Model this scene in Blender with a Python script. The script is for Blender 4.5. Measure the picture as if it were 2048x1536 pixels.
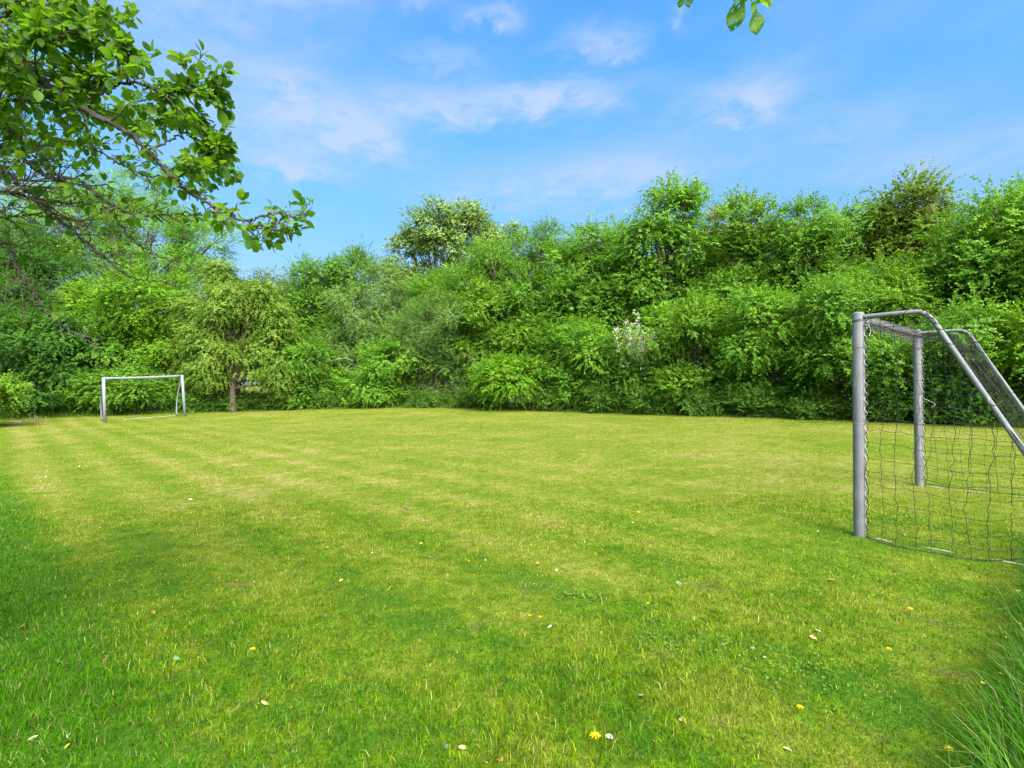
import bpy, math, random
import numpy as np
from mathutils import Vector

for o in list(bpy.data.objects):
    bpy.data.objects.remove(o)
SC = bpy.context.scene
COL = SC.collection
rng = np.random.default_rng(7)
random.seed(7)

# ------------------------------------------------------------------ camera
CAMZ = 1.416
F = 1022.0                      # focal length in pixels of the 2048 px wide photograph
cd = bpy.data.cameras.new("camera")
cam = bpy.data.objects.new("camera", cd)
COL.objects.link(cam)
cam.location = (0, 0, CAMZ)
cam.rotation_euler = (math.radians(90), 0, 0)
cd.sensor_width = 36
cd.lens = 36 * F / 2048
cd.clip_end = 3000
cd.clip_start = 0.05
SC.camera = cam

# ------------------------------------------------------------------ light and exposure
TOSUN = Vector((0.25, -0.60, 0.68)).normalized()
SUN_EL = math.asin(TOSUN.z)
SUN_ROT = math.atan2(TOSUN.x, TOSUN.y)
SUN_STRENGTH = 2.3
SKY_STRENGTH = 0.080
EXPOSURE = 2.0
SC.view_settings.view_transform = 'Standard'
SC.view_settings.look = 'None'
SC.view_settings.exposure = EXPOSURE
SC.view_settings.gamma = 1
SC.cycles.use_denoising = True
SC.cycles.max_bounces = 7
SC.cycles.diffuse_bounces = 4
SC.cycles.glossy_bounces = 2
SC.cycles.transmission_bounces = 4
SC.cycles.caustics_reflective = False
SC.cycles.caustics_refractive = False

sl = bpy.data.lights.new("sun", 'SUN')
sl.energy = SUN_STRENGTH
sl.angle = math.radians(40)
sl.color = (1.0, 0.97, 0.91)
so = bpy.data.objects.new("sun", sl)
COL.objects.link(so)
so.rotation_euler = (-TOSUN).to_track_quat('-Z', 'Y').to_euler()
so.location = (-20, -20, 40)


class NT:
    """small helper for building node trees"""
    def __init__(s, tree):
        s.t = tree
        s.n = tree.nodes
        s.l = tree.links
    def new(s, typ, **kw):
        nd = s.n.new(typ)
        for k, v in kw.items():
            setattr(nd, k, v)
        return nd
    def put(s, sock, v):
        if hasattr(v, 'is_output'):
            s.l.new(v, sock)
        else:
            sock.default_value = v
    def math(s, op, a, b=0.0, c=None, clamp=False):
        nd = s.new('ShaderNodeMath', operation=op, use_clamp=clamp)
        s.put(nd.inputs[0], a)
        s.put(nd.inputs[1], b)
        if c is not None:
            s.put(nd.inputs[2], c)
        return nd.outputs[0]
    def noise(s, vec, scale, detail=2.0, rough=0.5, dist=0.0):
        nd = s.new('ShaderNodeTexNoise')
        s.put(nd.inputs['Vector'], vec)
        nd.inputs['Scale'].default_value = scale
        nd.inputs['Detail'].default_value = detail
        nd.inputs['Roughness'].default_value = rough
        nd.inputs['Distortion'].default_value = dist
        return nd.outputs['Fac']
    def ramp(s, fac, stops):
        nd = s.new('ShaderNodeValToRGB')
        el = nd.color_ramp.elements
        while len(el) < len(stops):
            el.new(0.5)
        for e, (p, c) in zip(el, stops):
            e.position = p
            e.color = (*c, 1)
        s.put(nd.inputs[0], fac)
        return nd.outputs[0]
    def smooth(s, v, a, b):
        nd = s.new('ShaderNodeMapRange', interpolation_type='SMOOTHSTEP')
        s.put(nd.inputs['Value'], v)
        nd.inputs['From Min'].default_value = a
        nd.inputs['From Max'].default_value = b
        return nd.outputs['Result']
    def mix(s, fac, a, b, mode='MIX'):
        nd = s.new('ShaderNodeMixRGB', blend_type=mode)
        s.put(nd.inputs[0], fac)
        for i, v in ((1, a), (2, b)):
            if isinstance(v, tuple) and len(v) == 3:
                v = (*v, 1)
            s.put(nd.inputs[i], v)
        return nd.outputs[0]
    def hsv(s, col, h=0.5, sat=1.0, val=1.0):
        nd = s.new('ShaderNodeHueSaturation')
        s.put(nd.inputs['Hue'], h)
        s.put(nd.inputs['Saturation'], sat)
        s.put(nd.inputs['Value'], val)
        s.put(nd.inputs['Color'], col)
        return nd.outputs[0]


# ------------------------------------------------------------------ sky with thin clouds
world = bpy.data.worlds.new("World")
SC.world = world
world.use_nodes = True
W = NT(world.node_tree)
bgn = W.n['Background']
skyn = W.new('ShaderNodeTexSky', sky_type='NISHITA', sun_disc=False)
skyn.sun_elevation = SUN_EL
skyn.sun_rotation = SUN_ROT
skyn.air_density = 1.0
skyn.dust_density = 0.2
skyn.ozone_density = 2.0
tc = W.new('ShaderNodeTexCoord').outputs['Generated']
sx = W.new('ShaderNodeSeparateXYZ')
W.put(sx.inputs[0], tc)
az = W.math('ARCTAN2', sx.outputs[0], sx.outputs[1])
el = W.math('ARCSINE', sx.outputs[2])
sky_c = W.mix(1.0, skyn.outputs[0], (0.42, 0.90, 1.12), 'MULTIPLY')
dim = W.math('MULTIPLY_ADD', W.smooth(el, -0.05, 0.62), 0.62, 0.38)
sky_c = W.mix(1.0, sky_c, dim, 'MULTIPLY')
cv = W.new('ShaderNodeCombineXYZ')
W.put(cv.inputs[0], az)
W.put(cv.inputs[1], W.math('MULTIPLY', el, 2.2))
nz1 = W.noise(cv.outputs[0], 5.0, 5, 0.6)
nz2 = W.noise(cv.outputs[0], 13.0, 6, 0.62, 0.4)
azd = W.math('MULTIPLY_ADD', W.math('SUBTRACT', nz1, 0.5), 0.22, az)
azd = W.math('MULTIPLY_ADD', W.math('SUBTRACT', nz2, 0.5), 0.07, azd)
eld = W.math('MULTIPLY_ADD', W.math('SUBTRACT', nz2, 0.5), 0.085, el)
CLOUDS = [  # azimuth, elevation (rad), half sizes, weight
    (-0.33, 0.455, 0.07, 0.034, 0.85), (-0.41, 0.50, 0.05, 0.02, .55), (-0.27, 0.435, 0.06, 0.026, .6),
    (-0.05, 0.50, 0.20, 0.028, .62), (0.10, 0.515, 0.14, 0.018, .72), (-0.17, 0.485, 0.08, 0.03, .45),
    (-0.02, 0.625, 0.042, 0.018, .75), (0.16, 0.585, 0.055, 0.022, .70), (-0.13, 0.565, 0.075, 0.018, .5), (-0.17, 0.64, 0.05, 0.015, .4),
    (0.42, 0.475, 0.10, 0.034, .72), (0.47, 0.46, 0.03, 0.03, .4), (0.30, 0.60, 0.02, 0.015, .5), (0.21, 0.56, 0.03, 0.01, .45),
    (0.10, 0.375, 0.26, 0.045, .60), (0.25, 0.40, 0.14, 0.05, .40), (-0.55, 0.56, 0.20, 0.16, .50), (-0.45, 0.42, 0.20, 0.05, .30), (-0.46, 0.65, .16, .05, .6),
    (-0.36, 0.365, 0.05, 0.013, .6), (-0.42, 0.38, 0.06, 0.02, .4), (0.62, 0.40, 0.12, 0.04, .35), (0.72, 0.33, 0.18, 0.03, .4),
    (-1.6, 0.6, 0.5, 0.15, .7), (2.4, 0.6, 0.5, 0.2, .7), (1.4, 0.5, 0.4, 0.12, .6), (-2.6, 0.45, 0.5, 0.1, .6),
]
acc = None
for a0, e0, ra, re_, w in CLOUDS:
    u = W.math('MULTIPLY', W.math('SUBTRACT', azd, a0), 1 / ra)
    v = W.math('MULTIPLY', W.math('SUBTRACT', eld, e0), 1 / re_)
    q = W.math('MULTIPLY_ADD', u, u, W.math('MULTIPLY', v, v))
    g = W.math('MULTIPLY', W.math('POWER', 0.42, q), w)
    acc = g if acc is None else W.math('ADD', acc, g)
body = W.math('MULTIPLY', acc, W.math('MULTIPLY_ADD', nz2, 1.7, -0.10))
veil = W.math('MULTIPLY', W.smooth(W.noise(cv.outputs[0], 2.6, 5, 0.6, 0.3), 0.45, 0.8), 0.20)
low = W.math('MULTIPLY', W.math('SUBTRACT', 1.0, W.smooth(el, -0.02, 0.46)), 0.72)
fac = W.math('ADD', W.math('ADD', body, veil), low)
fac = W.math('MINIMUM', fac, 0.82)
CLOUD_COL = (1.92, 2.32, 3.2, 1)
skymix = W.mix(fac, sky_c, CLOUD_COL)
# bright cloud veil added in the unseen sky round the sun as soft fill light
vd = W.new('ShaderNodeVectorMath', operation='DOT_PRODUCT')
W.put(vd.inputs[0], tc)
vd.inputs[1].default_value = TOSUN
fill_veil = W.smooth(W.math('MULTIPLY_ADD', W.math('SUBTRACT', nz1, 0.5), 0.25, vd.outputs['Value']), 0.55, 1.0)
skymix = W.mix(fill_veil, skymix, (21.0, 20.5, 19.5))
W.put(bgn.inputs['Color'], skymix)
bgn.inputs['Strength'].default_value = SKY_STRENGTH


# ------------------------------------------------------------------ helpers
def link(o, parent=None):
    COL.objects.link(o)
    if parent is not None:
        o.parent = parent
    return o


def tag(o, label=None, cat=None, group=None, kind=None):
    if label: o['label'] = label
    if cat: o['category'] = cat
    if group: o['group'] = group
    if kind: o['kind'] = kind
    return o


def thing(name, loc, label, cat, group=None):
    o = bpy.data.objects.new(name, None)
    o.empty_display_size = 0.1
    o.location = loc
    link(o)
    return tag(o, label, cat, group)


def mesh_obj(name, V, faces, mat, parent=None, smooth=False, attrs=None):
    """V: (n,3) world coordinates; faces: list of int arrays (m,k). One mesh object."""
    V = np.asarray(V, dtype=np.float32)
    if parent is not None:
        V = V - np.array(parent.location, dtype=np.float32)
    me = bpy.data.meshes.new(name)
    faces = [np.asarray(f, dtype=np.int32) for f in faces if len(f)]
    loops = np.concatenate([f.ravel() for f in faces])
    tot = np.concatenate([np.full(len(f), f.shape[1], dtype=np.int32) for f in faces])
    start = np.concatenate([[0], np.cumsum(tot)[:-1]]).astype(np.int32)
    me.vertices.add(len(V))
    me.vertices.foreach_set('co', V.ravel())
    me.loops.add(len(loops))
    me.loops.foreach_set('vertex_index', loops)
    me.polygons.add(len(tot))
    me.polygons.foreach_set('loop_start', start)
    me.polygons.foreach_set('loop_total', tot)
    if smooth:
        me.polygons.foreach_set('use_smooth', np.ones(len(tot), dtype=bool))
    me.update(calc_edges=True)
    if attrs:
        for k, a in attrs.items():
            at = me.attributes.new(k, 'FLOAT', 'POINT')
            at.data.foreach_set('value', np.asarray(a, dtype=np.float32))
    me.materials.append(mat)
    o = bpy.data.objects.new(name, me)
    return link(o, parent)


class MB:
    """collects tubes, boxes and lathes into one mesh"""
    def __init__(s):
        s.V = []; s.F = {3: [], 4: []}; s.n = 0
    def add(s, V, F):
        V = np.asarray(V, float)
        s.V.append(V)
        for f in F:
            f = np.asarray(f)
            s.F[f.shape[1]].append(f + s.n)
        s.n += len(V)
    def tube(s, P, R, sides=8, cap=True):
        P = np.asarray(P, float)
        n = len(P)
        R = np.broadcast_to(np.asarray(R, float), (n,))
        T = np.gradient(P, axis=0)
        T /= np.linalg.norm(T, axis=1, keepdims=True) + 1e-9
        ref = np.array([0.0, 0.0, 1.0]) if abs(T[0, 2]) < 0.9 else np.array([1.0, 0, 0])
        u = np.cross(T[0], ref); u /= np.linalg.norm(u)
        ang = np.linspace(0, 2 * math.pi, sides, endpoint=False)
        rings = []
        for i in range(n):
            u = u - T[i] * np.dot(u, T[i])
            u /= np.linalg.norm(u) + 1e-9
            w = np.cross(T[i], u)
            rings.append(P[i] + R[i] * (np.cos(ang)[:, None] * u + np.sin(ang)[:, None] * w))
        V = np.concatenate(rings)
        a = np.arange(n - 1)[:, None] * sides
        j = np.arange(sides)[None, :]
        k = (j + 1) % sides
        q = np.stack([a + j, a + k, a + sides + k, a + sides + j], -1).reshape(-1, 4)
        F = [q]
        if cap:
            V = np.concatenate([V, P[:1], P[-1:]])
            jj = np.arange(sides); kk = (jj + 1) % sides
            F.append(np.stack([np.full(sides, n * sides), kk, jj], -1))
            b = (n - 1) * sides
            F.append(np.stack([np.full(sides, n * sides + 1), b + jj, b + kk], -1))
        s.add(V, F)
    def build(s, name, mat, parent=None, smooth=True):
        fs = [np.concatenate(s.F[k]) for k in (3, 4) if s.F[k]]
        return mesh_obj(name, np.concatenate(s.V), fs, mat, parent, smooth)


def resample(P, n):
    """Catmull-Rom through the points P, n samples"""
    P = np.asarray(P, float)
    if len(P) == 2:
        t = np.linspace(0, 1, n)[:, None]
        return P[0] * (1 - t) + P[1] * t
    Q = np.concatenate([[2 * P[0] - P[1]], P, [2 * P[-1] - P[-2]]])
    out = []
    for t in np.linspace(0, len(P) - 1 - 1e-6, n):
        i = int(t); f = t - i
        a, b, c, d = Q[i], Q[i + 1], Q[i + 2], Q[i + 3]
        out.append(0.5 * (2 * b + (c - a) * f + (2 * a - 5 * b + 4 * c - d) * f * f + (3 * b - a - 3 * c + d) * f ** 3))
    return np.array(out)


def gz(x, y):
    """height of the lawn"""
    x = np.asarray(x, float); y = np.asarray(y, float)
    h = 0.018 * 45 * np.tanh(x / 45)
    r = np.clip((y - 21.5) / 8, 0, 1)
    h = h + 0.20 * r * r * (3 - 2 * r)
    return h + 0.012 * np.sin(x * 0.9 + 1.3) * np.sin(y * 0.7) * np.clip(1 - np.hypot(x, y) / 30, 0, 1)


def at(px, py, Y):
    return np.array([(px - 1024) / F * Y, Y, CAMZ - (py - 768) / F * Y])


def ground_at(px, py):
    Y = 10.0
    for _ in range(60):
        x = (px - 1024) / F * Y
        h = CAMZ - float(gz(x, Y))
        Y = 0.5 * Y + 0.5 * (h * F / (py - 768))
    return np.array([(px - 1024) / F * Y, Y, float(gz((px - 1024) / F * Y, Y))])


EDGE_PX = [(-500, 846), (-200, 841), (0, 838), (200, 832), (466, 823), (600, 819), (800, 815), (1000, 818), (1300, 829), (1500, 834), (1700, 841), (2048, 856), (2400, 880), (2900, 930)]
EDGE = np.array([ground_at(*p) for p in EDGE_PX])
EDGE_T = EDGE[:, 0] / EDGE[:, 1]


def edge_y(px):
    return float(np.interp((px - 1024) / F, EDGE_T, EDGE[:, 1]))


def edge_y_of(x, y):
    return np.interp(x / np.maximum(y, 0.1), EDGE_T, EDGE[:, 1])


# ------------------------------------------------------------------ materials
def new_mat(name):
    m = bpy.data.materials.new(name)
    m.use_nodes = True
    N = NT(m.node_tree)
    return m, N, N.n['Principled BSDF']


def leaf_mat(name, dark, mid, light, trans=0.35, rough=0.55, clump=0.9, spec=0.2, tint=None):
    m, N, P = new_mat(name)
    geo = N.new('ShaderNodeNewGeometry')
    r = geo.outputs['Random Per Island']
    pos = geo.outputs['Position']
    n = N.noise(pos, clump, 2.0, 0.6)
    t = N.math('MULTIPLY_ADD', n, 1.5, N.math('MULTIPLY_ADD', r, 0.7, -0.60))
    c = N.ramp(t, [(0.0, dark), (0.42, mid), (0.85, light)])
    if tint:
        k = N.smooth(N.noise(pos, 0.7, 2.0), 0.47, 0.66)
        k = N.math('MULTIPLY', k, N.math('MULTIPLY_ADD', r, 0.7, 0.3))
        c = N.mix(k, c, tint)
    # the underside of a leaf is paler and duller than its face
    under = N.mix(0.35, c, (0.16, 0.24, 0.10))
    c2 = N.mix(N.math('MULTIPLY', geo.outputs['Backfacing'], 0.6), c, under)
    N.put(P.inputs['Base Color'], c2)
    P.inputs['Roughness'].default_value = rough
    P.inputs['Specular IOR Level'].default_value = spec
    tr = N.new('ShaderNodeBsdfTranslucent')
    N.put(tr.inputs['Color'], N.mix(0.55, N.hsv(c, 0.485, 1.1, 1.7), (0.155, 0.30, 0.018)))
    mx = N.new('ShaderNodeMixShader')
    mx.inputs[0].default_value = trans
    N.l.new(P.outputs[0], mx.inputs[1])
    N.l.new(tr.outputs[0], mx.inputs[2])
    N.l.new(mx.outputs[0], N.n['Material Output'].inputs['Surface'])
    return m


def bark_mat(name, a, b, scale=14):
    m, N, P = new_mat(name)
    tcn = N.new('ShaderNodeNewGeometry').outputs['Position']
    mp = N.new('ShaderNodeMapping')
    N.put(mp.inputs['Vector'], tcn)
    mp.inputs['Scale'].default_value = (1, 1, 0.3)
    n = N.noise(mp.outputs[0], scale, 5, 0.65)
    N.put(P.inputs['Base Color'], N.ramp(n, [(0.3, a), (0.7, b)]))
    P.inputs['Roughness'].default_value = 0.9
    bp = N.new('ShaderNodeBump')
    bp.inputs['Strength'].default_value = 0.6
    bp.inputs['Distance'].default_value = 0.02
    N.put(bp.inputs['Height'], n)
    N.l.new(bp.outputs[0], P.inputs['Normal'])
    return m


def plain_mat(name, a, b, scale=20, rough=0.6, metal=0.0, spec=0.4, trans=0.0):
    m, N, P = new_mat(name)
    tcn = N.new('ShaderNodeNewGeometry').outputs['Position']
    n = N.noise(tcn, scale, 4, 0.6)
    c = N.ramp(n, [(0.3, a), (0.7, b)])
    N.put(P.inputs['Base Color'], c)
    P.inputs['Roughness'].default_value = rough
    P.inputs['Metallic'].default_value = metal
    P.inputs['Specular IOR Level'].default_value = spec
    if trans:
        tr = N.new('ShaderNodeBsdfTranslucent')
        N.put(tr.inputs['Color'], c)
        mx = N.new('ShaderNodeMixShader')
        mx.inputs[0].default_value = trans
        N.l.new(P.outputs[0], mx.inputs[1])
        N.l.new(tr.outputs[0], mx.inputs[2])
        N.l.new(mx.outputs[0], N.n['Material Output'].inputs['Surface'])
    return m


def lawn_color(N, pos, rnd):
    """colour of the turf by place: deep green, yellow-green, dry straw; mower bands; deeper green left strip with shade painted in; rnd varies blades"""
    s = N.new('ShaderNodeSeparateXYZ')
    N.put(s.inputs[0], pos)
    x, y = s.outputs[0], s.outputs[1]
    n1 = N.noise(pos, 0.33, 2, 0.5)
    n2 = N.noise(pos, 1.5, 3, 0.6)
    n3 = N.noise(pos, 7.0, 2, 0.6)
    band = N.math('MULTIPLY', N.math('ADD', x, y), 0.7071)
    band = N.math('MULTIPLY_ADD', N.math('SUBTRACT', n2, 0.5), 0.20, band)
    wave = N.math('SINE', N.math('MULTIPLY_ADD', band, 2 * math.pi / 0.88, -2.0))
    bfade = N.math('SUBTRACT', 1.0, N.smooth(band, 3.0, 9.0))
    wave = N.math('MULTIPLY', wave, N.math('MULTIPLY_ADD', bfade, 0.11, 0.0))
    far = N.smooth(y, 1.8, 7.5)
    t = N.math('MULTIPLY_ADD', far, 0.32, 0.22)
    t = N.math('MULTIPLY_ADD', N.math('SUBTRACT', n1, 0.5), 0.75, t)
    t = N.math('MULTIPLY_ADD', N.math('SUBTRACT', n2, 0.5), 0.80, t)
    t = N.math('MULTIPLY_ADD', N.math('SUBTRACT', n3, 0.5), 0.80, t)
    n4 = N.noise(pos, 21.0, 2, 0.6)
    t = N.math('MULTIPLY_ADD', N.math('SUBTRACT', n4, 0.5), 0.65, t)
    t = N.math('ADD', t, wave)
    lush_shade = N.math('SUBTRACT', 1.0, N.smooth(N.math('MULTIPLY_ADD', y, 1.10, x), 0.2, 1.5))  # lusher green at the left, with the shade there put into the colour
    lush_shade = N.math('MULTIPLY', lush_shade, N.math('SUBTRACT', 1.0, N.smooth(y, 8.0, 13.0)))
    t = N.math('MULTIPLY_ADD', lush_shade, -0.60, t)
    t = N.math('MULTIPLY_ADD', N.math('SUBTRACT', rnd, 0.5), 0.52, t)
    col = N.ramp(t, [(0.0, (0.048, 0.158, 0.002)), (0.30, (0.116, 0.208, 0.002)), (0.60, (0.206, 0.254, 0.022)), (1.0, (0.37, 0.325, 0.11))])
    # bare, worn brownish spots
    clum = N.noise(pos, 10.0, 3, 0.65)
    col = N.hsv(col, 0.5, 1.0, N.math('MULTIPLY_ADD', clum, 1.1, 0.47))
    wb = N.smooth(N.noise(pos, 2.3, 4, 0.7, 0.6), 0.58, 0.72)
    wb = N.math('MULTIPLY', wb, N.smooth(n1, 0.40, 0.55))
    return col, N.math('MULTIPLY', wb, 0.75)


def make_lawn_ground():
    m, N, P = new_mat("lawn_ground")
    pos = N.new('ShaderNodeNewGeometry').outputs['Position']
    fine = N.noise(pos, 55, 3, 0.7)
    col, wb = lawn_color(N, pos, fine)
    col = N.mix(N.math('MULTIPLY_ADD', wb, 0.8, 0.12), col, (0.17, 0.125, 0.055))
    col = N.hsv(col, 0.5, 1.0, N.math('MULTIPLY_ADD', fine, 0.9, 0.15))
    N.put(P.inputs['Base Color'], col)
    P.inputs['Roughness'].default_value = 0.95
    P.inputs['Specular IOR Level'].default_value = 0.1
    bp = N.new('ShaderNodeBump')
    bp.inputs['Strength'].default_value = 0.7
    bp.inputs['Distance'].default_value = 0.02
    N.put(bp.inputs['Height'], fine)
    N.l.new(bp.outputs[0], P.inputs['Normal'])
    return m


def make_blade_mat(name, lawn=True, cols=None):
    m, N, P = new_mat(name)
    pos = N.new('ShaderNodeNewGeometry').outputs['Position']
    a = N.new('ShaderNodeAttribute', attribute_name='rnd').outputs['Fac']
    if lawn:
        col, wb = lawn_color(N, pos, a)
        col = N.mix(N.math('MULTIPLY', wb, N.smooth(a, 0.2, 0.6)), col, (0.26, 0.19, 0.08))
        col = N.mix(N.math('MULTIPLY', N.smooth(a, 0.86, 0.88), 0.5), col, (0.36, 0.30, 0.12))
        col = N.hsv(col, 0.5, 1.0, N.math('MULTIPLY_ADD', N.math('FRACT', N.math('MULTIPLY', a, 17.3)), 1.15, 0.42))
    else:
        col = N.ramp(a, cols)
    N.put(P.inputs['Base Color'], col)
    P.inputs['Roughness'].default_value = 0.7
    P.inputs['Specular IOR Level'].default_value = 0.03
    tr = N.new('ShaderNodeBsdfTranslucent')
    N.put(tr.inputs['Color'], N.hsv(col, 0.5, 1.05, 1.25))
    mx = N.new('ShaderNodeMixShader')
    mx.inputs[0].default_value = 0.35
    N.l.new(P.outputs[0], mx.inputs[1])
    N.l.new(tr.outputs[0], mx.inputs[2])
    N.l.new(mx.outputs[0], N.n['Material Output'].inputs['Surface'])
    return m


M = {}
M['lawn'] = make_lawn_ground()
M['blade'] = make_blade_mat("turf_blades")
M['long'] = make_blade_mat("long_grass_blades", False, [(0.0, (0.020, 0.090, 0.005)), (0.5, (0.050, 0.165, 0.009)), (0.86, (0.10, 0.23, 0.022)), (1.0, (0.34, 0.36, 0.16))])
M['verge'] = make_blade_mat("verge_blades", False, [(0.0, (0.03, 0.10, 0.006)), (0.5, (0.075, 0.18, 0.012)), (0.88, (0.14, 0.24, 0.03)), (1.0, (0.34, 0.32, 0.15))])
M['bark'] = bark_mat("brown_bark", (0.035, 0.026, 0.018), (0.13, 0.10, 0.072))
M['bark_red'] = bark_mat("reddish_bark", (0.07, 0.04, 0.025), (0.22, 0.14, 0.09))
M['bark_apple'] = bark_mat("apple_bark", (0.022, 0.018, 0.014), (0.11, 0.095, 0.075), 40)
M['twig_apple'] = bark_mat("apple_twig_bark", (0.05, 0.036, 0.024), (0.15, 0.12, 0.085), 60)
M['dead'] = bark_mat("bleached_wood", (0.16, 0.14, 0.11), (0.30, 0.28, 0.24), 20)

LM = {
    'mid': leaf_mat("mid_green_leaves", (0.041, 0.132, 0.010), (0.087, 0.219, 0.016), (0.154, 0.314, 0.026)),
    'fresh': leaf_mat("fresh_green_leaves", (0.062, 0.176, 0.013), (0.116, 0.283, 0.019), (0.194, 0.377, 0.031)),
    'yellow': leaf_mat("yellow_green_leaves", (0.058, 0.154, 0.009), (0.107, 0.245, 0.015), (0.184, 0.334, 0.023)),
    'bright': leaf_mat("bright_green_leaves", (0.054, 0.166, 0.006), (0.102, 0.254, 0.009), (0.187, 0.342, 0.014)),
    'dark': leaf_mat("dark_green_leaves", (0.016, 0.066, 0.006), (0.033, 0.116, 0.010), (0.070, 0.182, 0.017), trans=0.28),
    'grey': leaf_mat("grey_green_leaves", (0.060, 0.134, 0.023), (0.114, 0.221, 0.039), (0.189, 0.308, 0.071), trans=0.3),
    'silver': leaf_mat("silvery_leaves", (0.089, 0.187, 0.027), (0.172, 0.289, 0.050), (0.312, 0.419, 0.107), trans=0.3, spec=0.5),
    'pear': leaf_mat("pear_leaves", (0.074, 0.155, 0.014), (0.152, 0.259, 0.028), (0.238, 0.348, 0.055), trans=0.38),
    'olive': leaf_mat("olive_leaves", (0.065, 0.104, 0.019), (0.124, 0.171, 0.030), (0.195, 0.238, 0.051), trans=0.3),
    'bronze': leaf_mat("bronze_leaves", (0.060, 0.120, 0.012), (0.115, 0.185, 0.018), (0.18, 0.26, 0.03), tint=(0.22, 0.17, 0.04)),
    'copper': leaf_mat("copper_leaves", (0.098, 0.128, 0.021), (0.176, 0.189, 0.038), (0.273, 0.262, 0.064), tint=(0.27, 0.15, 0.085)),
    'bramble': leaf_mat("bramble_leaves", (0.030, 0.090, 0.009), (0.065, 0.160, 0.014), (0.12, 0.235, 0.026), clump=1.6),
    'apple': leaf_mat("apple_leaves", (0.040, 0.120, 0.006), (0.085, 0.215, 0.009), (0.155, 0.310, 0.016), trans=0.60, clump=1.5, spec=0.3),
}
M['blossom'] = plain_mat("cream_blossom", (0.62, 0.52, 0.40), (0.80, 0.74, 0.64), 6, 0.7, trans=0.25)

# ------------------------------------------------------------------ ground sheet
gx = np.concatenate([np.linspace(-900, -60, 20), np.linspace(-56, 56, 170), np.linspace(60, 900, 20)])
gy = np.concatenate([np.linspace(-300, -12, 10), np.linspace(-10, 45, 100), np.linspace(50, 1500, 25)])
GX, GY = np.meshgrid(gx, gy)
GV = np.stack([GX.ravel(), GY.ravel(), gz(GX.ravel(), GY.ravel())], -1)
nx = len(gx)
ii, jj = np.meshgrid(np.arange(len(gy) - 1), np.arange(nx - 1), indexing='ij')
b0 = (ii * nx + jj).ravel()
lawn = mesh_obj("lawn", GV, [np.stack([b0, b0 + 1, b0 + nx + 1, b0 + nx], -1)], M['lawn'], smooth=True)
tag(lawn, kind='structure')


# ------------------------------------------------------------------ grass blades
def blades(x, y, h, w, lean, two_seg, rnd, lean_dir=None):
    """triangular grass blades rooted on the lawn; returns V, faces, per-point rnd"""
    n = len(x)
    yaw = rng.uniform(0, 2 * math.pi, n)
    ld = rng.uniform(0, 2 * math.pi, n) if lean_dir is None else lean_dir
    z = gz(x, y) - 0.004
    base = np.stack([x, y, z], -1)
    side = np.stack([np.cos(yaw), np.sin(yaw), np.zeros(n)], -1) * (w / 2)[:, None]
    dirn = np.stack([np.cos(ld), np.sin(ld), np.zeros(n)], -1)
    up = np.array([0, 0, 1.0])
    mid = base + up * (h * 0.58 * np.cos(lean * 0.5))[:, None] + dirn * (h * 0.58 * np.sin(lean * 0.5))[:, None]
    tip = mid + up * (h * 0.45 * np.cos(lean * 1.35))[:, None] + dirn * (h * 0.45 * np.sin(lean * 1.35))[:, None]
    if two_seg:
        V = np.stack([base - side, base + side, mid + side * 0.8, mid - side * 0.8, tip], 1).reshape(-1, 3)
        k = np.arange(n)[:, None] * 5
        return V, [k + np.array([[0, 1, 2, 3]]), k + np.array([[3, 2, 4]])], np.repeat(rnd, 5)
    V = np.stack([base - side, base + side, tip], 1).reshape(-1, 3)
    k = np.arange(n)[:, None] * 3
    return V, [k + np.array([[0, 1, 2]])], np.repeat(rnd, 3)


def lawn_points(y0, y1, dens):
    """points on the lawn in the strip y0..y1, a little wider than the view"""
    area = (y1 - y0) * ((y0 + y1) * 1.10 + 2.4)
    n = int(area * dens)
    hw1 = y1 * 1.10 + 1.2
    y = np.sqrt(rng.uniform(y0 ** 2, y1 ** 2, n))
    x = rng.uniform(-1, 1, n) * (y * 1.10 + 1.2)
    ok = y < edge_y_of(x, y) + 0.4
    return x[ok], y[ok]


def lush_shade(x, y):  # same left strip as the painted shade; its blades grow longer
    return np.clip((1.2 - (x + 1.1 * y)) / 1.0, 0, 1) * np.clip((12 - y) / 4, 0, 1)


def patch(x, y):
    return 0.5 + 0.25 * np.sin(x * 2.1 + 1.7 * np.sin(y * 1.3)) + 0.25 * np.sin(y * 2.7 + 1.9 * np.sin(x * 1.1 + 2))


GV_, GF_, GR_, off = [], {3: [], 4: []}, [], 0
ys = [1.15, 1.8, 2.5, 3.4, 4.6, 6.2, 8.5, 11.5, 15, 19, 23, 29]
for y0, y1 in zip(ys[:-1], ys[1:]):
    ym = 0.5 * (y0 + y1)
    dens = 11500 * (2 / max(ym, 2)) ** 1.28
    x, y = lawn_points(y0, y1, dens)
    n = len(x)
    lu = lush_shade(x, y); pt = patch(x, y)
    near = np.clip((3.6 - y) / 1.6, 0, 1)
    h = (0.016 + 0.012 * pt + 0.016 * lu + 0.018 * near * pt) * rng.uniform(0.6, 1.45, n)
    h *= 0.75 + 0.5 * (0.5 + 0.5 * np.sin(x * 31 + 3 * np.sin(y * 17)) * np.sin(y * 37 + 2 * np.sin(x * 13)))
    h *= np.where(rng.uniform(size=n) < 0.02, 1.8, 1.0)
    w = 0.0029 * (max(ym, 2) / 2) ** 0.62 * rng.uniform(0.6, 1.3, n)
    lean = np.abs(rng.normal(0.80, 0.50, n))
    V, F_, R = blades(x, y, h, w, lean, ym < 7, rng.uniform(0, 1, n))
    GV_.append(V); GR_.append(R)
    for f in F_:
        GF_[f.shape[1]].append(f + off)
    off += len(V)
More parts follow.
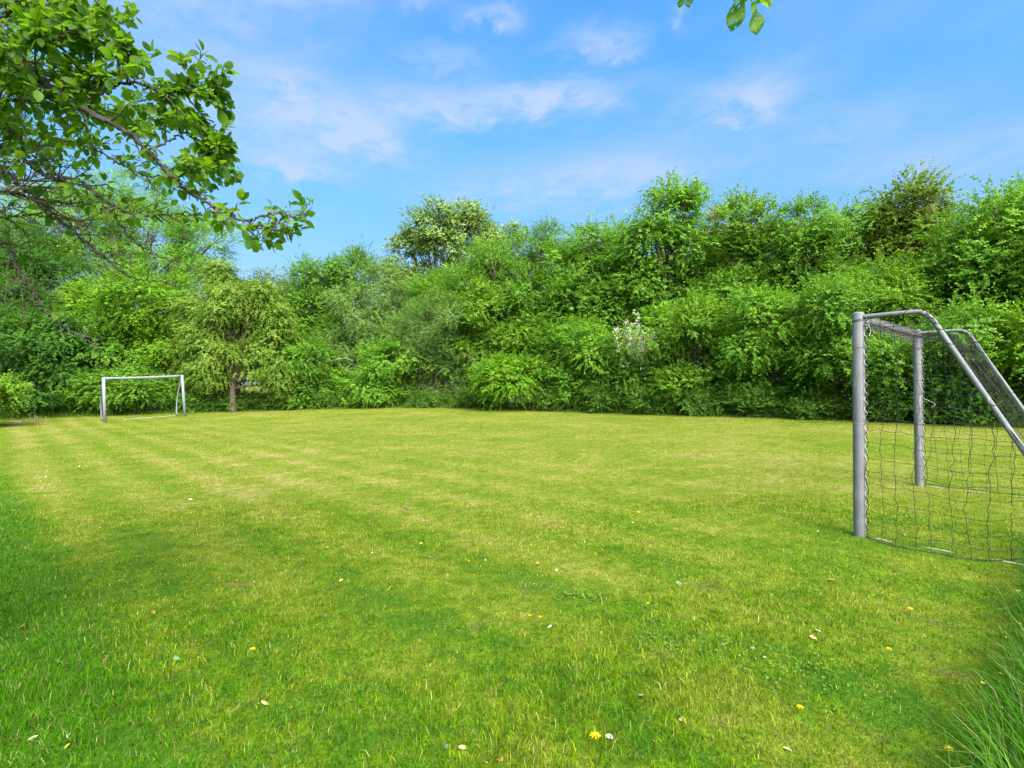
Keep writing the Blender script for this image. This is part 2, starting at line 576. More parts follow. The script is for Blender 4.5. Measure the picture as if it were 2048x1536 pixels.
g = mesh_obj("grass", np.concatenate(GV_), [np.concatenate(GF_[k]) for k in (3, 4)], M['blade'], attrs={'rnd': np.concatenate(GR_)})
tag(g, "short mown yellow-green lawn grass covering the pitch", "grass", kind='stuff')

# unmown grass strip along the foot of the hedge
n = 60000
ts = rng.uniform(EDGE_T[0], EDGE_T[-1], n)
yy = np.interp(ts, EDGE_T, EDGE[:, 1])
d = rng.uniform(0, 1, n) ** 1.3 * 2.0 - 0.15 + 0.16 * np.sin(ts * 40) + 0.14 * np.sin(ts * 97 + 1) + 0.10 * np.sin(ts * 211)
y = yy + d
x = ts * yy + 0.25 * d * np.sign(ts)
keep = np.abs(ts) < 1.4
x, y, d = x[keep], y[keep], d[keep]
n = len(x)
h = np.clip(0.12 + 0.28 * d, 0.08, 0.55) * rng.uniform(0.5, 1.35, n)
V, F_, R = blades(x, y, h, rng.uniform(0.010, 0.022, n), np.abs(rng.normal(0.45, 0.3, n)), True, rng.uniform(0, 1, n))
vg = mesh_obj("verge_grass", V, F_, M['verge'], attrs={'rnd': R})
tag(vg, "rough unmown grass along the foot of the hedge", "long grass", kind='stuff')

# tall grass in the near right corner
n = 42000
y = rng.uniform(1.2, 4.2, n); x = rng.uniform(1.2, 6.0, n)
e = x - (1.68 + (y - 1.95) * 1.16)
ok = (e > rng.normal(0.18, 0.10, n)) & (x < y * 1.1 + 1.1)
x, y, e = x[ok], y[ok], e[ok]
n = len(x)
h = np.clip(0.14 + 0.55 * e, 0.08, 0.40) * rng.uniform(0.6, 1.3, n)
ld = rng.normal(math.pi * 0.95, 0.9, n)
V, F_, R = blades(x, y, h, rng.uniform(0.003, 0.0065, n), np.abs(rng.normal(0.6, 0.4, n)), True, rng.uniform(0, 1, n) ** 0.8, ld)
tg = mesh_obj("tall_grass", V, F_, M['long'], attrs={'rnd': R})
tag(tg, "tall dark green grass with arching blades in the near right corner of the lawn", "tall grass", kind='stuff')


# ------------------------------------------------------------------ trees and shrubs
def unit(a):
    return a / (np.linalg.norm(a, axis=-1, keepdims=True) + 1e-9)


def leaf_quads(p, a, nrm, L, Wd, fold=0.18):
    """folded rhombic leaves: two triangles on a midrib"""
    a = unit(a)
    nrm = unit(nrm - a * np.sum(nrm * a, -1, keepdims=True))
    b = np.cross(nrm, a)
    m = p + a * (L * 0.45)[:, None]
    lift = nrm * (Wd * fold)[:, None]
    l = m + b * (Wd / 2)[:, None] + lift
    r = m - b * (Wd / 2)[:, None] + lift
    tip = p + a * L[:, None] - nrm * (L * 0.10)[:, None]
    V = np.stack([p, r, tip, l], 1).reshape(-1, 3)
    k = np.arange(len(p))[:, None] * 4
    return V, np.concatenate([k + np.array([[0, 1, 2]]), k + np.array([[0, 2, 3]])])


def wob(d, ph):
    return (np.sin(d @ ph[0] + ph[3, 0]) + np.sin(d @ ph[1] + ph[3, 1]) + np.sin(d @ ph[2] + ph[3, 2])) / 3


def grow(root, base, lobes, leafmat, barkmat, leaf=0.12, asp=0.78, clump_r=0.55, spray_n=17, leaf_n=11, spray_len=0.55,
         up=0.35, droop=0.25, cover=2.3, trunk_r=0.12, stems=1, gap=0.0, limb=True, seed=1, bark_low=None, front=0.25, crownname='crown'):
    """trunk, limbs and a leafy crown. lobes: (centre, rx, rz) in world metres"""
    r_ = np.random.default_rng(seed)
    base = np.asarray(base, float)
    leaf *= 0.70; leaf_n = int(leaf_n * 1.45); spray_n *= 1.3; cover *= 0.85
    full = []
    for c, rx, rz in lobes:
        c = np.asarray(c, float)
        full.append((c, rx * 0.86, rz * 0.86, True))
        for _ in range(r_.integers(3, 6)):
            dd = unit(r_.normal(size=3) * np.array([1, 0.8, 0.8]) + np.array([0, -0.2, 0.25]))
            k_ = r_.uniform(0.26, 0.48)
            full.append((c + dd * np.array([rx, 0.5 * (rx + rz), rz]) * (1.12 - k_ * 0.55), rx * k_, rz * k_ * 0.85, False))
    allV, allF, off = [], [], 0
    tips = []
    for c, rx, rz, main in full:
        ry = 0.5 * (rx + rz)
        rad = np.array([rx, ry, rz])
        area = 4 * math.pi * (((rx * ry) ** 1.6 + (rx * rz) ** 1.6 + (ry * rz) ** 1.6) / 3) ** (1 / 1.6)
        nC = max(4, int(cover * area / (math.pi * clump_r ** 2)))
        d = unit(r_.normal(size=(nC, 3)))
        ph = r_.uniform(-1, 1, (4, 3)) * 4.0
        rr = r_.uniform(0.35, 1, nC) ** (1 / 2.6) * (1 + 0.24 * wob(d, ph))
        cc = c + d * rr[:, None] * rad
        # the lit, outward side of a crown carries more leaf than the low inside
        keepp = (d[:, 2] > -0.75) | (r_.uniform(size=nC) < 0.5)
        if gap:
            keepp &= r_.uniform(size=nC) > gap
        keepp &= cc[:, 2] > gz(cc[:, 0], cc[:, 1]) + 0.12
        cc, d = cc[keepp], d[keepp]
        nC = len(cc)
        if not nC:
            continue
        tips.append((c, cc))
        # sprays of leaves round each clump centre
        S = r_.poisson(spray_n, nC)
        ci = np.repeat(np.arange(nC), S)
        n = len(ci)
        size = r_.uniform(0.55, 1.35, nC)[ci]
        o = r_.normal(size=(n, 3)) * np.array([0.55, 0.55, 0.34]) * (clump_r * size)[:, None]
        sp = cc[ci] + o
        outd = unit(d[ci] * 0.9 + unit(o) * 0.6 + np.array([0, 0, up]) + r_.normal(size=(n, 3)) * 0.35)
        sl_ = spray_len * r_.uniform(0.5, 1.3, n)
        shoot = (r_.uniform(size=n) < 0.04) & (d[ci][:, 2] > 0.1)
        outd = np.where(shoot[:, None], unit(outd * 0.5 + np.array([0, 0, 0.9 if droop < 0.6 else 0.1])), outd)
        sl_ = np.where(shoot, sl_ * 1.9, sl_)
        m = leaf_n
        t = (np.arange(m)[None, :] + r_.uniform(0, 0.8, (n, m))) / m
        P0 = sp[:, None, :] + outd[:, None, :] * (t * sl_[:, None])[..., None]
        P0[..., 2] -= droop * sl_[:, None] * t * t
        tdir = outd[:, None, :] + np.array([0, 0, -1.0]) * (2 * droop * t)[..., None]
        sidev = unit(np.cross(outd, np.array([0, 0, 1.0]) + r_.normal(size=(n, 3)) * 0.35))
        sgn = np.where(np.arange(m) % 2 == 0, 1.0, -1.0)[None, :, None]
        a = unit(tdir) * 0.55 + sidev[:, None, :] * sgn * 0.85 + r_.normal(size=(n, m, 3)) * 0.38
        nr = np.array([0, 0, 0.75]) + d[ci][:, None, :] * 0.65 + outd[:, None, :] * 0.35 + r_.normal(size=(n, m, 3)) * 0.42
        LL = leaf * r_.uniform(0.55, 1.3, (n, m)) * (1 - 0.35 * t)
        V, Fq = leaf_quads(P0.reshape(-1, 3), a.reshape(-1, 3), nr.reshape(-1, 3), LL.ravel(), (LL * asp).ravel())
        ok = V[:, 2].reshape(-1, 4).min(1) > gz(V[::4, 0], V[::4, 1]) + 0.01
        allV.append(V); allF.append(Fq.reshape(2, -1, 3)[:, ok].reshape(-1, 3) + off); off += len(V)
    V = np.concatenate(allV); Fq = np.concatenate(allF)
    mesh_obj(crownname, V, [Fq], leafmat, root)
    # trunk and limbs
    tb = MB()
    lb = MB()
    zlow = min(c[2] - rz for c, rx, rz in lobes)
    for s in range(stems):
        b = base + np.array([r_.normal(0, 0.25), r_.normal(0, 0.2), 0]) * (stems > 1)
        b[2] = gz(b[0], b[1]) - 0.08
        ctr = np.mean([c for c, _, _ in lobes], axis=0)
        top = ctr + np.array([r_.normal(0, 0.3), r_.normal(0, 0.3), 0.2])
        k1 = b * 0.65 + top * 0.35; k1[:2] += r_.normal(0, 0.12, 2)
        k1[:2] = k1[:2] * 0.4 + b[:2] * 0.6
        P = resample([b, k1, top], 12)
        R = np.linspace(trunk_r, trunk_r * 0.45, 12)
        R[0] *= 1.35
        tb.tube(P, R, 9)
    tb.build("trunk", barkmat, root)
    if limb:
        for c, cc in tips:
            cc = cc[::2]
            t0 = r_.uniform(0.45, 0.85)
            st = P[int(t0 * 11)]
            mid = (st + c) / 2 + np.array([0, 0, 0.12]) + r_.normal(0, 0.12, 3)
            LP = resample([st, mid, c], 8)
            lb.tube(LP, np.linspace(trunk_r * 0.42, trunk_r * 0.2, 8), 6)
            for q in cc:
                s0 = LP[r_.integers(3, 8)]
                md = (s0 + q) / 2 + r_.normal(0, 0.10, 3)
                lb.tube(resample([s0, md, q], 5), np.linspace(trunk_r * 0.15, 0.006, 5), 3, False)
        lb.build("limbs", barkmat, root)


def px_lobes(lobes, Y, spread=0.9):
    out = []
    for i, lo in enumerate(lobes):
        px, py, rx, ry = lo[:4]
        dy = lo[4] if len(lo) > 4 else spread * ((i * 0.618) % 1 - 0.5) * 2
        Yi = Y + dy
        out.append((at(px, py, Yi), rx / F * Yi, ry / F * Yi))
    return out


def tree(name, label, cat, px, dY, lobes, mat, group=None, bark='bark', spread=0.9, **kw):
    Y = edge_y(px) + dY
    x = (px - 1024) / F * Y
    base = (x, Y, float(gz(x, Y)))
    root = thing(name, base, label, cat, group)
    grow(root, base, px_lobes(lobes, Y, spread), LM[mat], M[bark], seed=abs(hash((int(px), int(dY * 100), len(lobes)))) % 99991, **kw)
    return root


GT = "trees of the boundary belt"
GS = "shrubs along the foot of the tree belt"
tall = dict(trunk_r=0.16, clump_r=0.60, leaf=0.150, spray_len=0.62)
small = dict(trunk_r=0.05, clump_r=0.42, leaf=0.125, spray_len=0.5, stems=3)

# --- back row
tree("ash_tree", "tall airy ash tree with sky showing through, behind the far goal's bushes", "tree", 270, 6.5,
     [(150, 440, 95, 75), (300, 470, 100, 75), (405, 490, 60, 60), (240, 390, 90, 50), (180, 530, 90, 50), (340, 545, 80, 40), (60, 450, 90, 90)], 'fresh', GT, gap=0.30, asp=0.5, cover=1.7, **{**tall, 'clump_r': 0.55})
tree("dark_tree", "dark green tree with feathery leaves at the left edge of the tree belt", "tree", 40, 4.0,
     [(20, 600, 100, 90), (90, 560, 70, 70), (-50, 560, 110, 130), (30, 510, 80, 70), (110, 640, 60, 60), (-170, 560, 100, 150)], 'dark', GT, asp=0.42, **tall)
tree("tree", "small distant olive-green tree in the dip between the drooping pear and the round dark tree", "tree", 545, 9.0,
     [(545, 600, 50, 52), (515, 650, 45, 60), (580, 660, 50, 60), (480, 640, 60, 70)], 'olive', GT, **tall)
tree("poplar_tree", "tall pale poplar with round leaf clumps and sky gaps, mid belt", "tree", 885, 8.5,
     [(865, 450, 60, 38), (935, 462, 55, 42), (1005, 485, 40, 36), (815, 495, 34, 38), (985, 505, 32, 40), (895, 500, 50, 30), (830, 560, 55, 40), (935, 560, 70, 50), (790, 575, 35, 45), (880, 610, 80, 50)],
     'silver', GT, gap=0.25, cover=2.0, leaf=0.15, asp=0.9, trunk_r=0.2, clump_r=0.5, spray_len=0.4, up=0.1)
tree("copper_tree", "tree with copper-tinted leaves half hidden behind the tall hornbeam", "tree", 1435, 6.5,
     [(1430, 465, 42, 40), (1445, 530, 50, 55), (1410, 560, 45, 60), (1470, 600, 60, 60)], 'copper', GT, **tall)
tree("maple_tree", "bronze-tinted maple with upright leaf tufts against the sky above the near goal", "tree", 1820, 5.5,
     [(1815, 420, 50, 52), (1765, 460, 48, 48), (1868, 465, 42, 48), (1815, 505, 75, 55), (1760, 545, 60, 55), (1860, 550, 60, 55)], 'bronze', GT, gap=0.12, **{**tall, 'leaf': 0.17, 'clump_r': 0.55})

# --- main row
tree("hazel_bush", "bright green hazel standing behind the far goal, left of the drooping pear", "tree", 270, 2.6,
     [(275, 610, 90, 48), (215, 655, 70, 55), (345, 620, 50, 50), (290, 680, 80, 50), (180, 610, 40, 40), (345, 690, 45, 45)], 'bright', GT, **{**tall, 'trunk_r': 0.09, 'stems': 3})
tree("round_tree", "round-topped dark green tree right of the dip in the treeline", "tree", 660, 4.0,
     [(635, 565, 45, 42), (710, 553, 42, 42), (615, 625, 45, 55), (685, 615, 60, 55), (640, 680, 60, 50)], 'mid', GT, **tall)
tree("willow_tree", "greyish green willow with fine pale leaves between round dark tree and poplar", "tree", 745, 3.0,
     [(705, 625, 50, 50), (765, 580, 50, 58), (745, 665, 60, 55), (805, 620, 40, 60), (690, 690, 40, 35)], 'grey', GT, asp=0.34, droop=0.5, **tall)
tree("hawthorn_tree", "broad mid-green hawthorn right of the tall poplar with shoots above its top", "tree", 1010, 4.0,
     [(980, 535, 55, 42), (1060, 505, 60, 42), (925, 590, 65, 60), (1040, 585, 80, 65), (1115, 545, 50, 55), (1095, 475, 28, 28)], 'mid', GT, up=0.8, **{**tall, 'leaf': 0.105})
tree("field_maple", "light green field maple just left of the tall hornbeam", "tree", 1185, 4.0,
     [(1185, 485, 48, 45), (1150, 550, 55, 55), (1215, 550, 50, 65), (1155, 630, 65, 55), (1225, 625, 40, 50)], 'fresh', GT, **tall)
tree("hornbeam", "tallest fresh green hornbeam with a rounded peak right of the belt's middle", "tree", 1335, 3.0,
     [(1335, 425, 50, 48), (1300, 495, 60, 50), (1375, 490, 48, 55), (1285, 570, 55, 60), (1350, 590, 72, 70), (1320, 670, 70, 45), (1385, 655, 45, 50)], 'fresh', GT, droop=0.4, cover=2.6, **tall)
tree("yellow_tree", "yellow-green tree with spiky top shoots right of the copper-tinted tree", "tree", 1505, 4.0,
     [(1505, 452, 48, 48), (1480, 530, 62, 58), (1555, 515, 50, 55), (1505, 605, 65, 55), (1570, 590, 50, 55)], 'yellow', GT, up=0.8, **tall)
tree("lime_tree", "mid-green lime tree standing between yellow-green tree and bronze maple", "tree", 1645, 4.0,
     [(1620, 445, 55, 48), (1680, 465, 50, 48), (1610, 530, 65, 62), (1690, 545, 58, 62), (1650, 600, 60, 50)], 'mid', GT, **tall)
tree("oak_tree", "big leafy oak filling the right edge of the picture behind the near goal", "tree", 1990, 3.2,
     [(2000, 450, 65, 58), (2065, 425, 62, 62), (1940, 510, 55, 58), (2025, 550, 80, 72), (1930, 590, 60, 62), (2120, 480, 80, 100), (2110, 600, 80, 80)], 'fresh', GT, cover=2.5, **tall)
tree("far_right_oak", "leafy green tree beyond the right edge of the goal", "tree", 2230, 3.0,
     [(2200, 480, 90, 90), (2290, 540, 90, 100), (2220, 620, 100, 90)], 'mid', GT, **tall)

# --- front row
tree("elder_bush", "dark green elder with drooping sprays at the far left of the lawn", "shrub", 75, 0.9,
     [(45, 690, 85, 65), (135, 735, 50, 48), (60, 770, 70, 40), (-50, 700, 80, 90), (120, 680, 50, 45), (-160, 720, 90, 90)], 'dark', GS, droop=0.5, **{**small, 'clump_r': 0.5, 'leaf': 0.14})
tree("low_bush", "low dark green bush inside and behind the far goal frame", "shrub", 285, 0.9,
     [(250, 780, 70, 34), (330, 778, 60, 34), (200, 792, 55, 30), (385, 790, 40, 30), (140, 795, 50, 28)], 'mid', GS, **small)
tree("rowan_bush", "deep green rowan bush just right of the drooping pear", "shrub", 610, 0.9,
     [(612, 715, 34, 45), (625, 770, 40, 38), (590, 785, 40, 30)], 'mid', GS, **small)
tree("dogwood_bush", "bright green dogwood with arching sprays below the grey willow", "shrub", 755, 0.9,
     [(775, 722, 48, 38), (710, 775, 48, 36), (755, 785, 60, 28), (800, 760, 45, 38)], 'fresh', GS, droop=0.4, **small)
tree("grey_thorn", "grey-green thorn bush in the middle of the hedge", "shrub", 875, 1.3,
     [(875, 640, 62, 55), (850, 712, 52, 50), (925, 728, 60, 45), (880, 780, 70, 30), (835, 665, 40, 45)], 'grey', GS, asp=0.4, up=0.6, **{**small, 'leaf': 0.10})
tree("blackthorn", "yellow-green bush above the middle of the hedge, under the broad hawthorn", "shrub", 985, 1.8,
     [(965, 620, 42, 42), (1005, 680, 52, 52), (1065, 690, 52, 52), (960, 700, 40, 45)], 'yellow', GS, **small)
tree("bright_shrub", "low bright green shrub with dark hollows beneath it, middle of the hedge", "shrub", 1060, 0.8,
     [(1025, 755, 62, 36), (1095, 765, 52, 34), (985, 770, 40, 30)], 'bright', GS, **small)
tree("spindle_bush", "green spindle bush left of the white blossom", "shrub", 1180, 1.1,
     [(1180, 700, 50, 52), (1150, 765, 58, 38), (1215, 765, 45, 36), (1130, 700, 45, 50)], 'fresh', GS, **small)
maytree = tree("blossoming_hawthorn", "hawthorn with a patch of cream white blossom low in the hedge", "shrub", 1275, 0.9,
     [(1275, 690, 38, 40), (1280, 755, 45, 40), (1315, 730, 35, 40)], 'mid', GS, **small)
tree("viburnum_bush", "fresh green viburnum right of the white blossom", "shrub", 1395, 1.1,
     [(1385, 655, 50, 42), (1420, 715, 52, 50), (1375, 775, 58, 38), (1355, 710, 35, 45)], 'yellow', GS, **small)
tree("cornel_bush", "large dense bush with a dark hollow, left of the near goal post", "shrub", 1550, 1.2,
     [(1540, 635, 65, 48), (1590, 690, 60, 42), (1500, 690, 50, 45), (1520, 775, 70, 38), (1600, 772, 55, 36)], 'fresh', GS, **small)
tree("thorn_bush", "green thorn bush with brown dead twigs directly behind the near goal post", "shrub", 1665, 1.0,
     [(1655, 615, 60, 48), (1690, 690, 48, 50), (1640, 705, 40, 50), (1665, 775, 60, 38)], 'mid', GS, **small)
tree("golden_bush", "light yellow-green bush rising above the top of the near goal post", "shrub", 1765, 2.2,
     [(1770, 590, 52, 42), (1735, 650, 55, 45), (1800, 640, 45, 45)], 'yellow', GS, **small)
tree("ivy_bush", "green bush seen through the open side of the near goal", "shrub", 1800, 0.9,
     [(1790, 730, 65, 48), (1850, 720, 48, 52), (1815, 790, 70, 32)], 'fresh', GS, **small)
tree("beech_bush", "broad shady green bush behind the slanted goal bars", "shrub", 1945, 1.0,
     [(1925, 680, 62, 58), (1980, 710, 60, 60), (1930, 775, 65, 40), (2010, 780, 60, 40)], 'mid', GS, **small)
tree("edge_bush", "bright green bush at the right edge behind the goal", "shrub", 2080, 1.0,
     [(2070, 690, 62, 65), (2100, 780, 75, 45), (2170, 720, 80, 80)], 'bright', GS, **small)

# --- dark undergrowth deep in the belt
for px in range(60, 2300, 95):
    if 630 < px < 680: continue
    j = math.sin(px * 1.7)
    tree("thicket_shrub", "shaded shrub deep in the tree belt glimpsed between the front bushes", "shrub", px + 20 * j, 4.2 + j, [(px, 720 + 15 * j, 70, 62), (px + 45, 690 - 20 * j, 55, 60)] + ([(px + 10, 625 + 12 * j, 66, 52, -0.8), (px - 40, 590 - 15 * j, 50, 45, -0.5)] if px > 900 else []), 'mid', "shaded shrubs inside the belt", **{**tall, 'leaf': 0.17, 'trunk_r': 0.06})

# --- brambles along the foot of the hedge
brs = [(865, 806, 46, 18, "brambles at the foot of the grey-green thorn bush"), (948, 805, 42, 16, "brambles between grey-green thorn and low bright shrub"),
       (480, 806, 46, 20, "brambles behind the drooping pear's trunk"), (410, 806, 40, 18, "brambles between far goal and drooping pear"),
       (1130, 800, 55, 22, "brambles under the green spindle bush"), (1225, 800, 50, 26, "brambles directly below the white blossom"),
       (1320, 800, 55, 28, "brambles right of the foot of the blossoming hawthorn"), (1425, 806, 58, 26, "brambles under the fresh green viburnum"),
       (1535, 812, 60, 26, "brambles under the large dense bush left of the near post"), (1645, 816, 58, 26, "brambles at lawn edge just left of the near goal post"),
       (1770, 815, 62, 26, "brambles between the two posts of the near goal"), (1890, 820, 65, 28, "brambles right of the far post of the near goal"), (2010, 825, 65, 30, "brambles at the right edge of the picture"),
       (660, 805, 50, 16, "low nettles right of the drooping pear's trunk"), (560, 806, 40, 14, "low nettles close beside the drooping pear's trunk")]
for i, (px, py, rx, ry, lab) in enumerate(brs):
    tree("bramble", "tangled low green " + lab, "bramble", px, 0.55, [(px - rx * .4, py, rx * .6, ry), (px + rx * .4, py + 3, rx * .6, ry * .8)], 'bramble', "brambles along the lawn edge",
         spread=0.2, trunk_r=0.012, clump_r=0.3, leaf=0.085, spray_len=0.4, stems=4, cover=2.4, up=0.7)

# --- the drooping pear standing out in front of the belt
tree("pear_tree", "drooping yellow-green pear tree on a bare brown trunk beside the far goal", "tree", 466, -0.25,
     [(440, 558, 36, 32, 0.2), (402, 635, 38, 46, 0), (465, 610, 46, 42, -0.6), (530, 615, 38, 40, 0), (422, 700, 46, 48, -0.5), (550, 688, 28, 52, 0.3), (385, 700, 24, 42, 0.3),
      (418, 748, 32, 34, -0.3), (556, 742, 16, 40, 0.1), (510, 725, 26, 34, -0.3), (500, 665, 45, 40, 0.8)],
     'pear', bark='bark', up=0.0, droop=0.6, trunk_r=0.20, clump_r=0.38, leaf=0.145, spray_len=0.45, asp=0.66, cover=2.6, gap=0.15)

# --- shrub reaching in at the left edge, nearer than the belt
Yl = 21.0
xl = at(-110, 768, Yl)[0]
rt = thing("hazel_shrub", (xl, Yl, float(gz(xl, Yl))), "yellow-green hazel sprays reaching in at the left edge above the lawn", "shrub")
grow(rt, rt.location, px_lobes([(-30, 775, 50, 22), (-120, 780, 80, 45), (-200, 820, 80, 60), (5, 790, 25, 14)], Yl, 0.5), LM['yellow'], M['bark'], leaf=0.15, clump_r=0.40, spray_len=0.5, trunk_r=0.04, stems=3, cover=2.4, seed=5)

# --- cream blossom on the hawthorn
rb = np.random.default_rng(11)
Yb = edge_y(1275) - 0.12
pts = []
for k in range(230):
    u, v = rb.normal(0, 0.5), rb.normal(0, 0.5)
    c0 = at(1272 + 34 * u + 6 * v, 690 + 40 * v, Yb + rb.uniform(-0.15, 0.3))
    pts.append(c0 + rb.normal(0, 0.055, (16, 3)))
pts = np.concatenate(pts)
n = len(pts)
V, Fq = leaf_quads(pts, rb.normal(size=(n, 3)), rb.normal(size=(n, 3)) + np.array([0, -0.6, 0.8]), rb.uniform(0.04, 0.07, n), rb.uniform(0.04, 0.06, n), 0.05)
mesh_obj("blossom", V, [Fq], M['blossom'], maytree)

# --- bleached dead branch by the gap in the hedge
Yd = edge_y(660) + 0.5
db = MB()
def pxpath(pts, Y, dz=0.0):
    return np.array([at(a, b, Y + 0.15 * math.sin(i * 2.1)) for i, (a, b) in enumerate(pts)])
db.tube(resample(pxpath([(618, 719), (640, 716), (662, 722), (688, 716), (706, 722)], Yd), 20), np.linspace(0.010, 0.028, 20), 7)
db.tube(resample(pxpath([(676, 719), (684, 735), (698, 742), (722, 754), (734, 762)], Yd), 16), np.linspace(0.024, 0.008, 16), 6)
db.tube(resample(pxpath([(690, 740), (704, 728), (722, 736)], Yd), 10), np.linspace(0.016, 0.006, 10), 5)
dbo = db.build("dead_branch", M['dead'])
tag(dbo, "bleached bare dead branch sticking out of the hedge right of the drooping pear", "branch")


# ------------------------------------------------------------------ near apple tree
def leaf_grid(p, a, nrm, L, Wd, curl, ripple=0.0, holes=None):
    """oval leaves with a folded midrib and curled tip: rows of three points"""
    a = unit(a); nrm = unit(nrm - a * np.sum(nrm * a, -1, keepdims=True)); b = np.cross(nrm, a)
    t = np.array([0.0, 0.10, 0.28, 0.50, 0.72, 0.90, 1.0])
    w = np.array([0.06, 0.46, 0.84, 1.0, 0.84, 0.45, 0.04])
    rows = []
    for ti, wi in zip(t, w):
        mid = p + a * (L * ti)[:, None] - nrm * (curl * L * ti * ti)[:, None]
        e = b * (Wd * 0.5 * wi)[:, None]
        lift = nrm * (Wd * 0.16 * wi)[:, None]
        rip = nrm * (ripple * Wd * math.sin(ti * 13))[:, None]
        rows.append(np.stack([mid + e + lift + rip, mid, mid - e + lift - rip], 1))
    V = np.stack(rows, 1).reshape(-1, 3)
    K = len(t)
    q = []
    for i in range(K - 1):
        for j in range(2):
            q.append([i * 3 + j, (i + 1) * 3 + j, (i + 1) * 3 + j + 1, i * 3 + j + 1])
    q = np.array(q)
    F_ = (np.arange(len(p))[:, None, None] * (K * 3) + q[None]).reshape(-1, 4)
    return V, F_


AT = np.array([-3.05, 2.35, 0.0]); AT[2] = gz(AT[0], AT[1])
apple = thing("apple_tree", AT, "apple tree reaching in from the left with dark twiggy branches and large leaves overhead", "tree")
FORK = np.array([-2.95, 2.4, 1.95])
tb = MB()
tb.tube(resample([AT + [0.05, 0, -0.1], AT + [0.0, 0.02, 0.8], FORK], 12), np.linspace(0.17, 0.115, 12), 14)
tb.build("trunk", M['bark_apple'], apple)
BR = [  # pixel path with depth, base radius; each springs from the fork outside the frame
    ([(0, 103, 2.2), (83, 160, 2.15), (150, 209, 2.1), (259, 266, 2.1), (335, 345, 2.1), (362, 372, 2.1), (432, 418, 2.1), (491, 442, 2.1), (530, 455, 2.1), (568, 466, 2.1)], 0.020, 1),
    ([(0, 292, 2.3), (66, 335, 2.3), (110, 358, 2.3), (155, 360, 2.3), (216, 405, 2.3), (266, 427, 2.3), (349, 428, 2.3), (448, 427, 2.35)], 0.017, 1),
    ([(0, 342, 2.6), (37, 368, 2.6), (86, 408, 2.6), (133, 452, 2.6), (186, 496, 2.6), (232, 536, 2.6), (275, 556, 2.6), (350, 566, 2.6)], 0.018, 0),
    ([(0, 480, 2.5), (40, 549, 2.5), (66, 583, 2.5), (93, 626, 2.5), (133, 656, 2.5), (160, 672, 2.5), (194, 692, 2.5)], 0.013, 0),
    ([(0, 380, 2.1), (60, 395, 2.4), (120, 405, 2.6), (212, 415, 2.7), (259, 475, 2.7), (310, 508, 2.7), (360, 530, 2.7)], 0.013, 0),
    ([(-20, 210, 2.2), (60, 200, 2.2), (126, 186, 2.2), (186, 173, 2.1), (206, 156, 2.1)], 0.012, 2),
    ([(-40, 110, 2.0), (50, 83, 2.0), (100, 80, 2.0), (160, 62, 2.0)], 0.010, 2),
    ([(150, 209, 2.1), (259, 166, 2.1), (332, 183, 2.1), (395, 172, 2.1), (430, 168, 2.1)], 0.010, 2),
    ([(40, 0, 2.1), (120, 50, 2.1), (186, 86, 2.1), (232, 96, 2.1), (262, 92, 2.1)], 0.010, 2),
    ([(300, 299, 2.1), (372, 269, 2.15), (415, 289, 2.15), (448, 299, 2.15)], 0.007, 2),
    ([(491, 442, 2.1), (530, 432, 2.1), (560, 426, 2.1), (600, 442, 2.1)], 0.0055, 2),
    ([(-60, 20, 2.6), (60, -20, 2.6), (150, 10, 2.5), (230, 40, 2.4)], 0.011, 2),
    ([(0, 250, 2.9), (90, 270, 2.9), (190, 300, 2.9), (290, 350, 2.9), (380, 345, 2.8), (455, 335, 2.7)], 0.011, 1),
    ([(-20, 440, 2.9), (60, 430, 3.0), (150, 440, 3.1), (240, 430, 3.1), (330, 400, 3.1)], 0.011, 0),
    ([(-10, 160, 2.9), (100, 190, 2.9), (200, 230, 2.9), (300, 240, 2.8), (400, 240, 2.7)], 0.011, 2),
]
ra = np.random.default_rng(21)
twigs = MB()
LP, LA, LN, LL = [], [], [], []


def to_px(p):
    return 1024 + p[0] / p[1] * F, 768 - (p[2] - CAMZ) / p[1] * F


def leafiness(p):
    if p[1] < 0.6:
        return 1.0
    x, y = to_px(p)
    if x < -60 or y < -60:
        return 0.55
    f = 1.0
    if y > 330 and x < 420: f = 0.30
    if y > 430 and x < 420: f = 0.10
    if x < 260 and y < 260: f = 1.4
    if x > 330 and y < 380: f = 1.5
    if x > 400 and y >= 380: f = 0.45
    return f


def rosette(p, d, k=5, s=1.0):
    for _ in range(k):
        a = unit(d * 0.55 + ra.normal(size=3) * 0.75 + np.array([0, 0, 0.05]))
        LP.append(p + a * 0.012 * s); LA.append(a + np.array([0, 0, -0.15]))
        LN.append(np.array([0.0, -0.15, 0.9]) + ra.normal(size=3) * 0.55)
        LL.append((0.016 + 0.042 * ra.uniform() ** 1.5) * s)


def twig(p, d, L, r, depth=0, leafy=1.0):
    n = max(4, int(L / 0.035))
    P = [np.array(p)]
    d = unit(d)
    for i in range(n):
        d = unit(d + ra.normal(size=3) * 0.20 + np.array([0, 0, -0.02]))
        P.append(P[-1] + d * L / n)
    P = np.array(P)
    twigs.tube(P, np.linspace(r, max(0.0012, r * 0.4), len(P)), 4, False)
    for i in range(1, len(P)):
        lf = leafiness(P[i]) * leafy
        if ra.uniform() < 0.36 * lf:
            rosette(P[i], unit(P[i] - P[i - 1]) + ra.normal(size=3) * 0.5, ra.integers(1, 4))
        if depth < 1 and ra.uniform() < 0.40:
            twig(P[i], unit(d * 0.5 + ra.normal(size=3) * 0.7), L * ra.uniform(0.25, 0.55), r * 0.55, depth + 1, leafy)
    if ra.uniform() < min(1, 0.85 * leafiness(P[-1]) * leafy + 0.05):
        rosette(P[-1], d, ra.integers(2, 6))


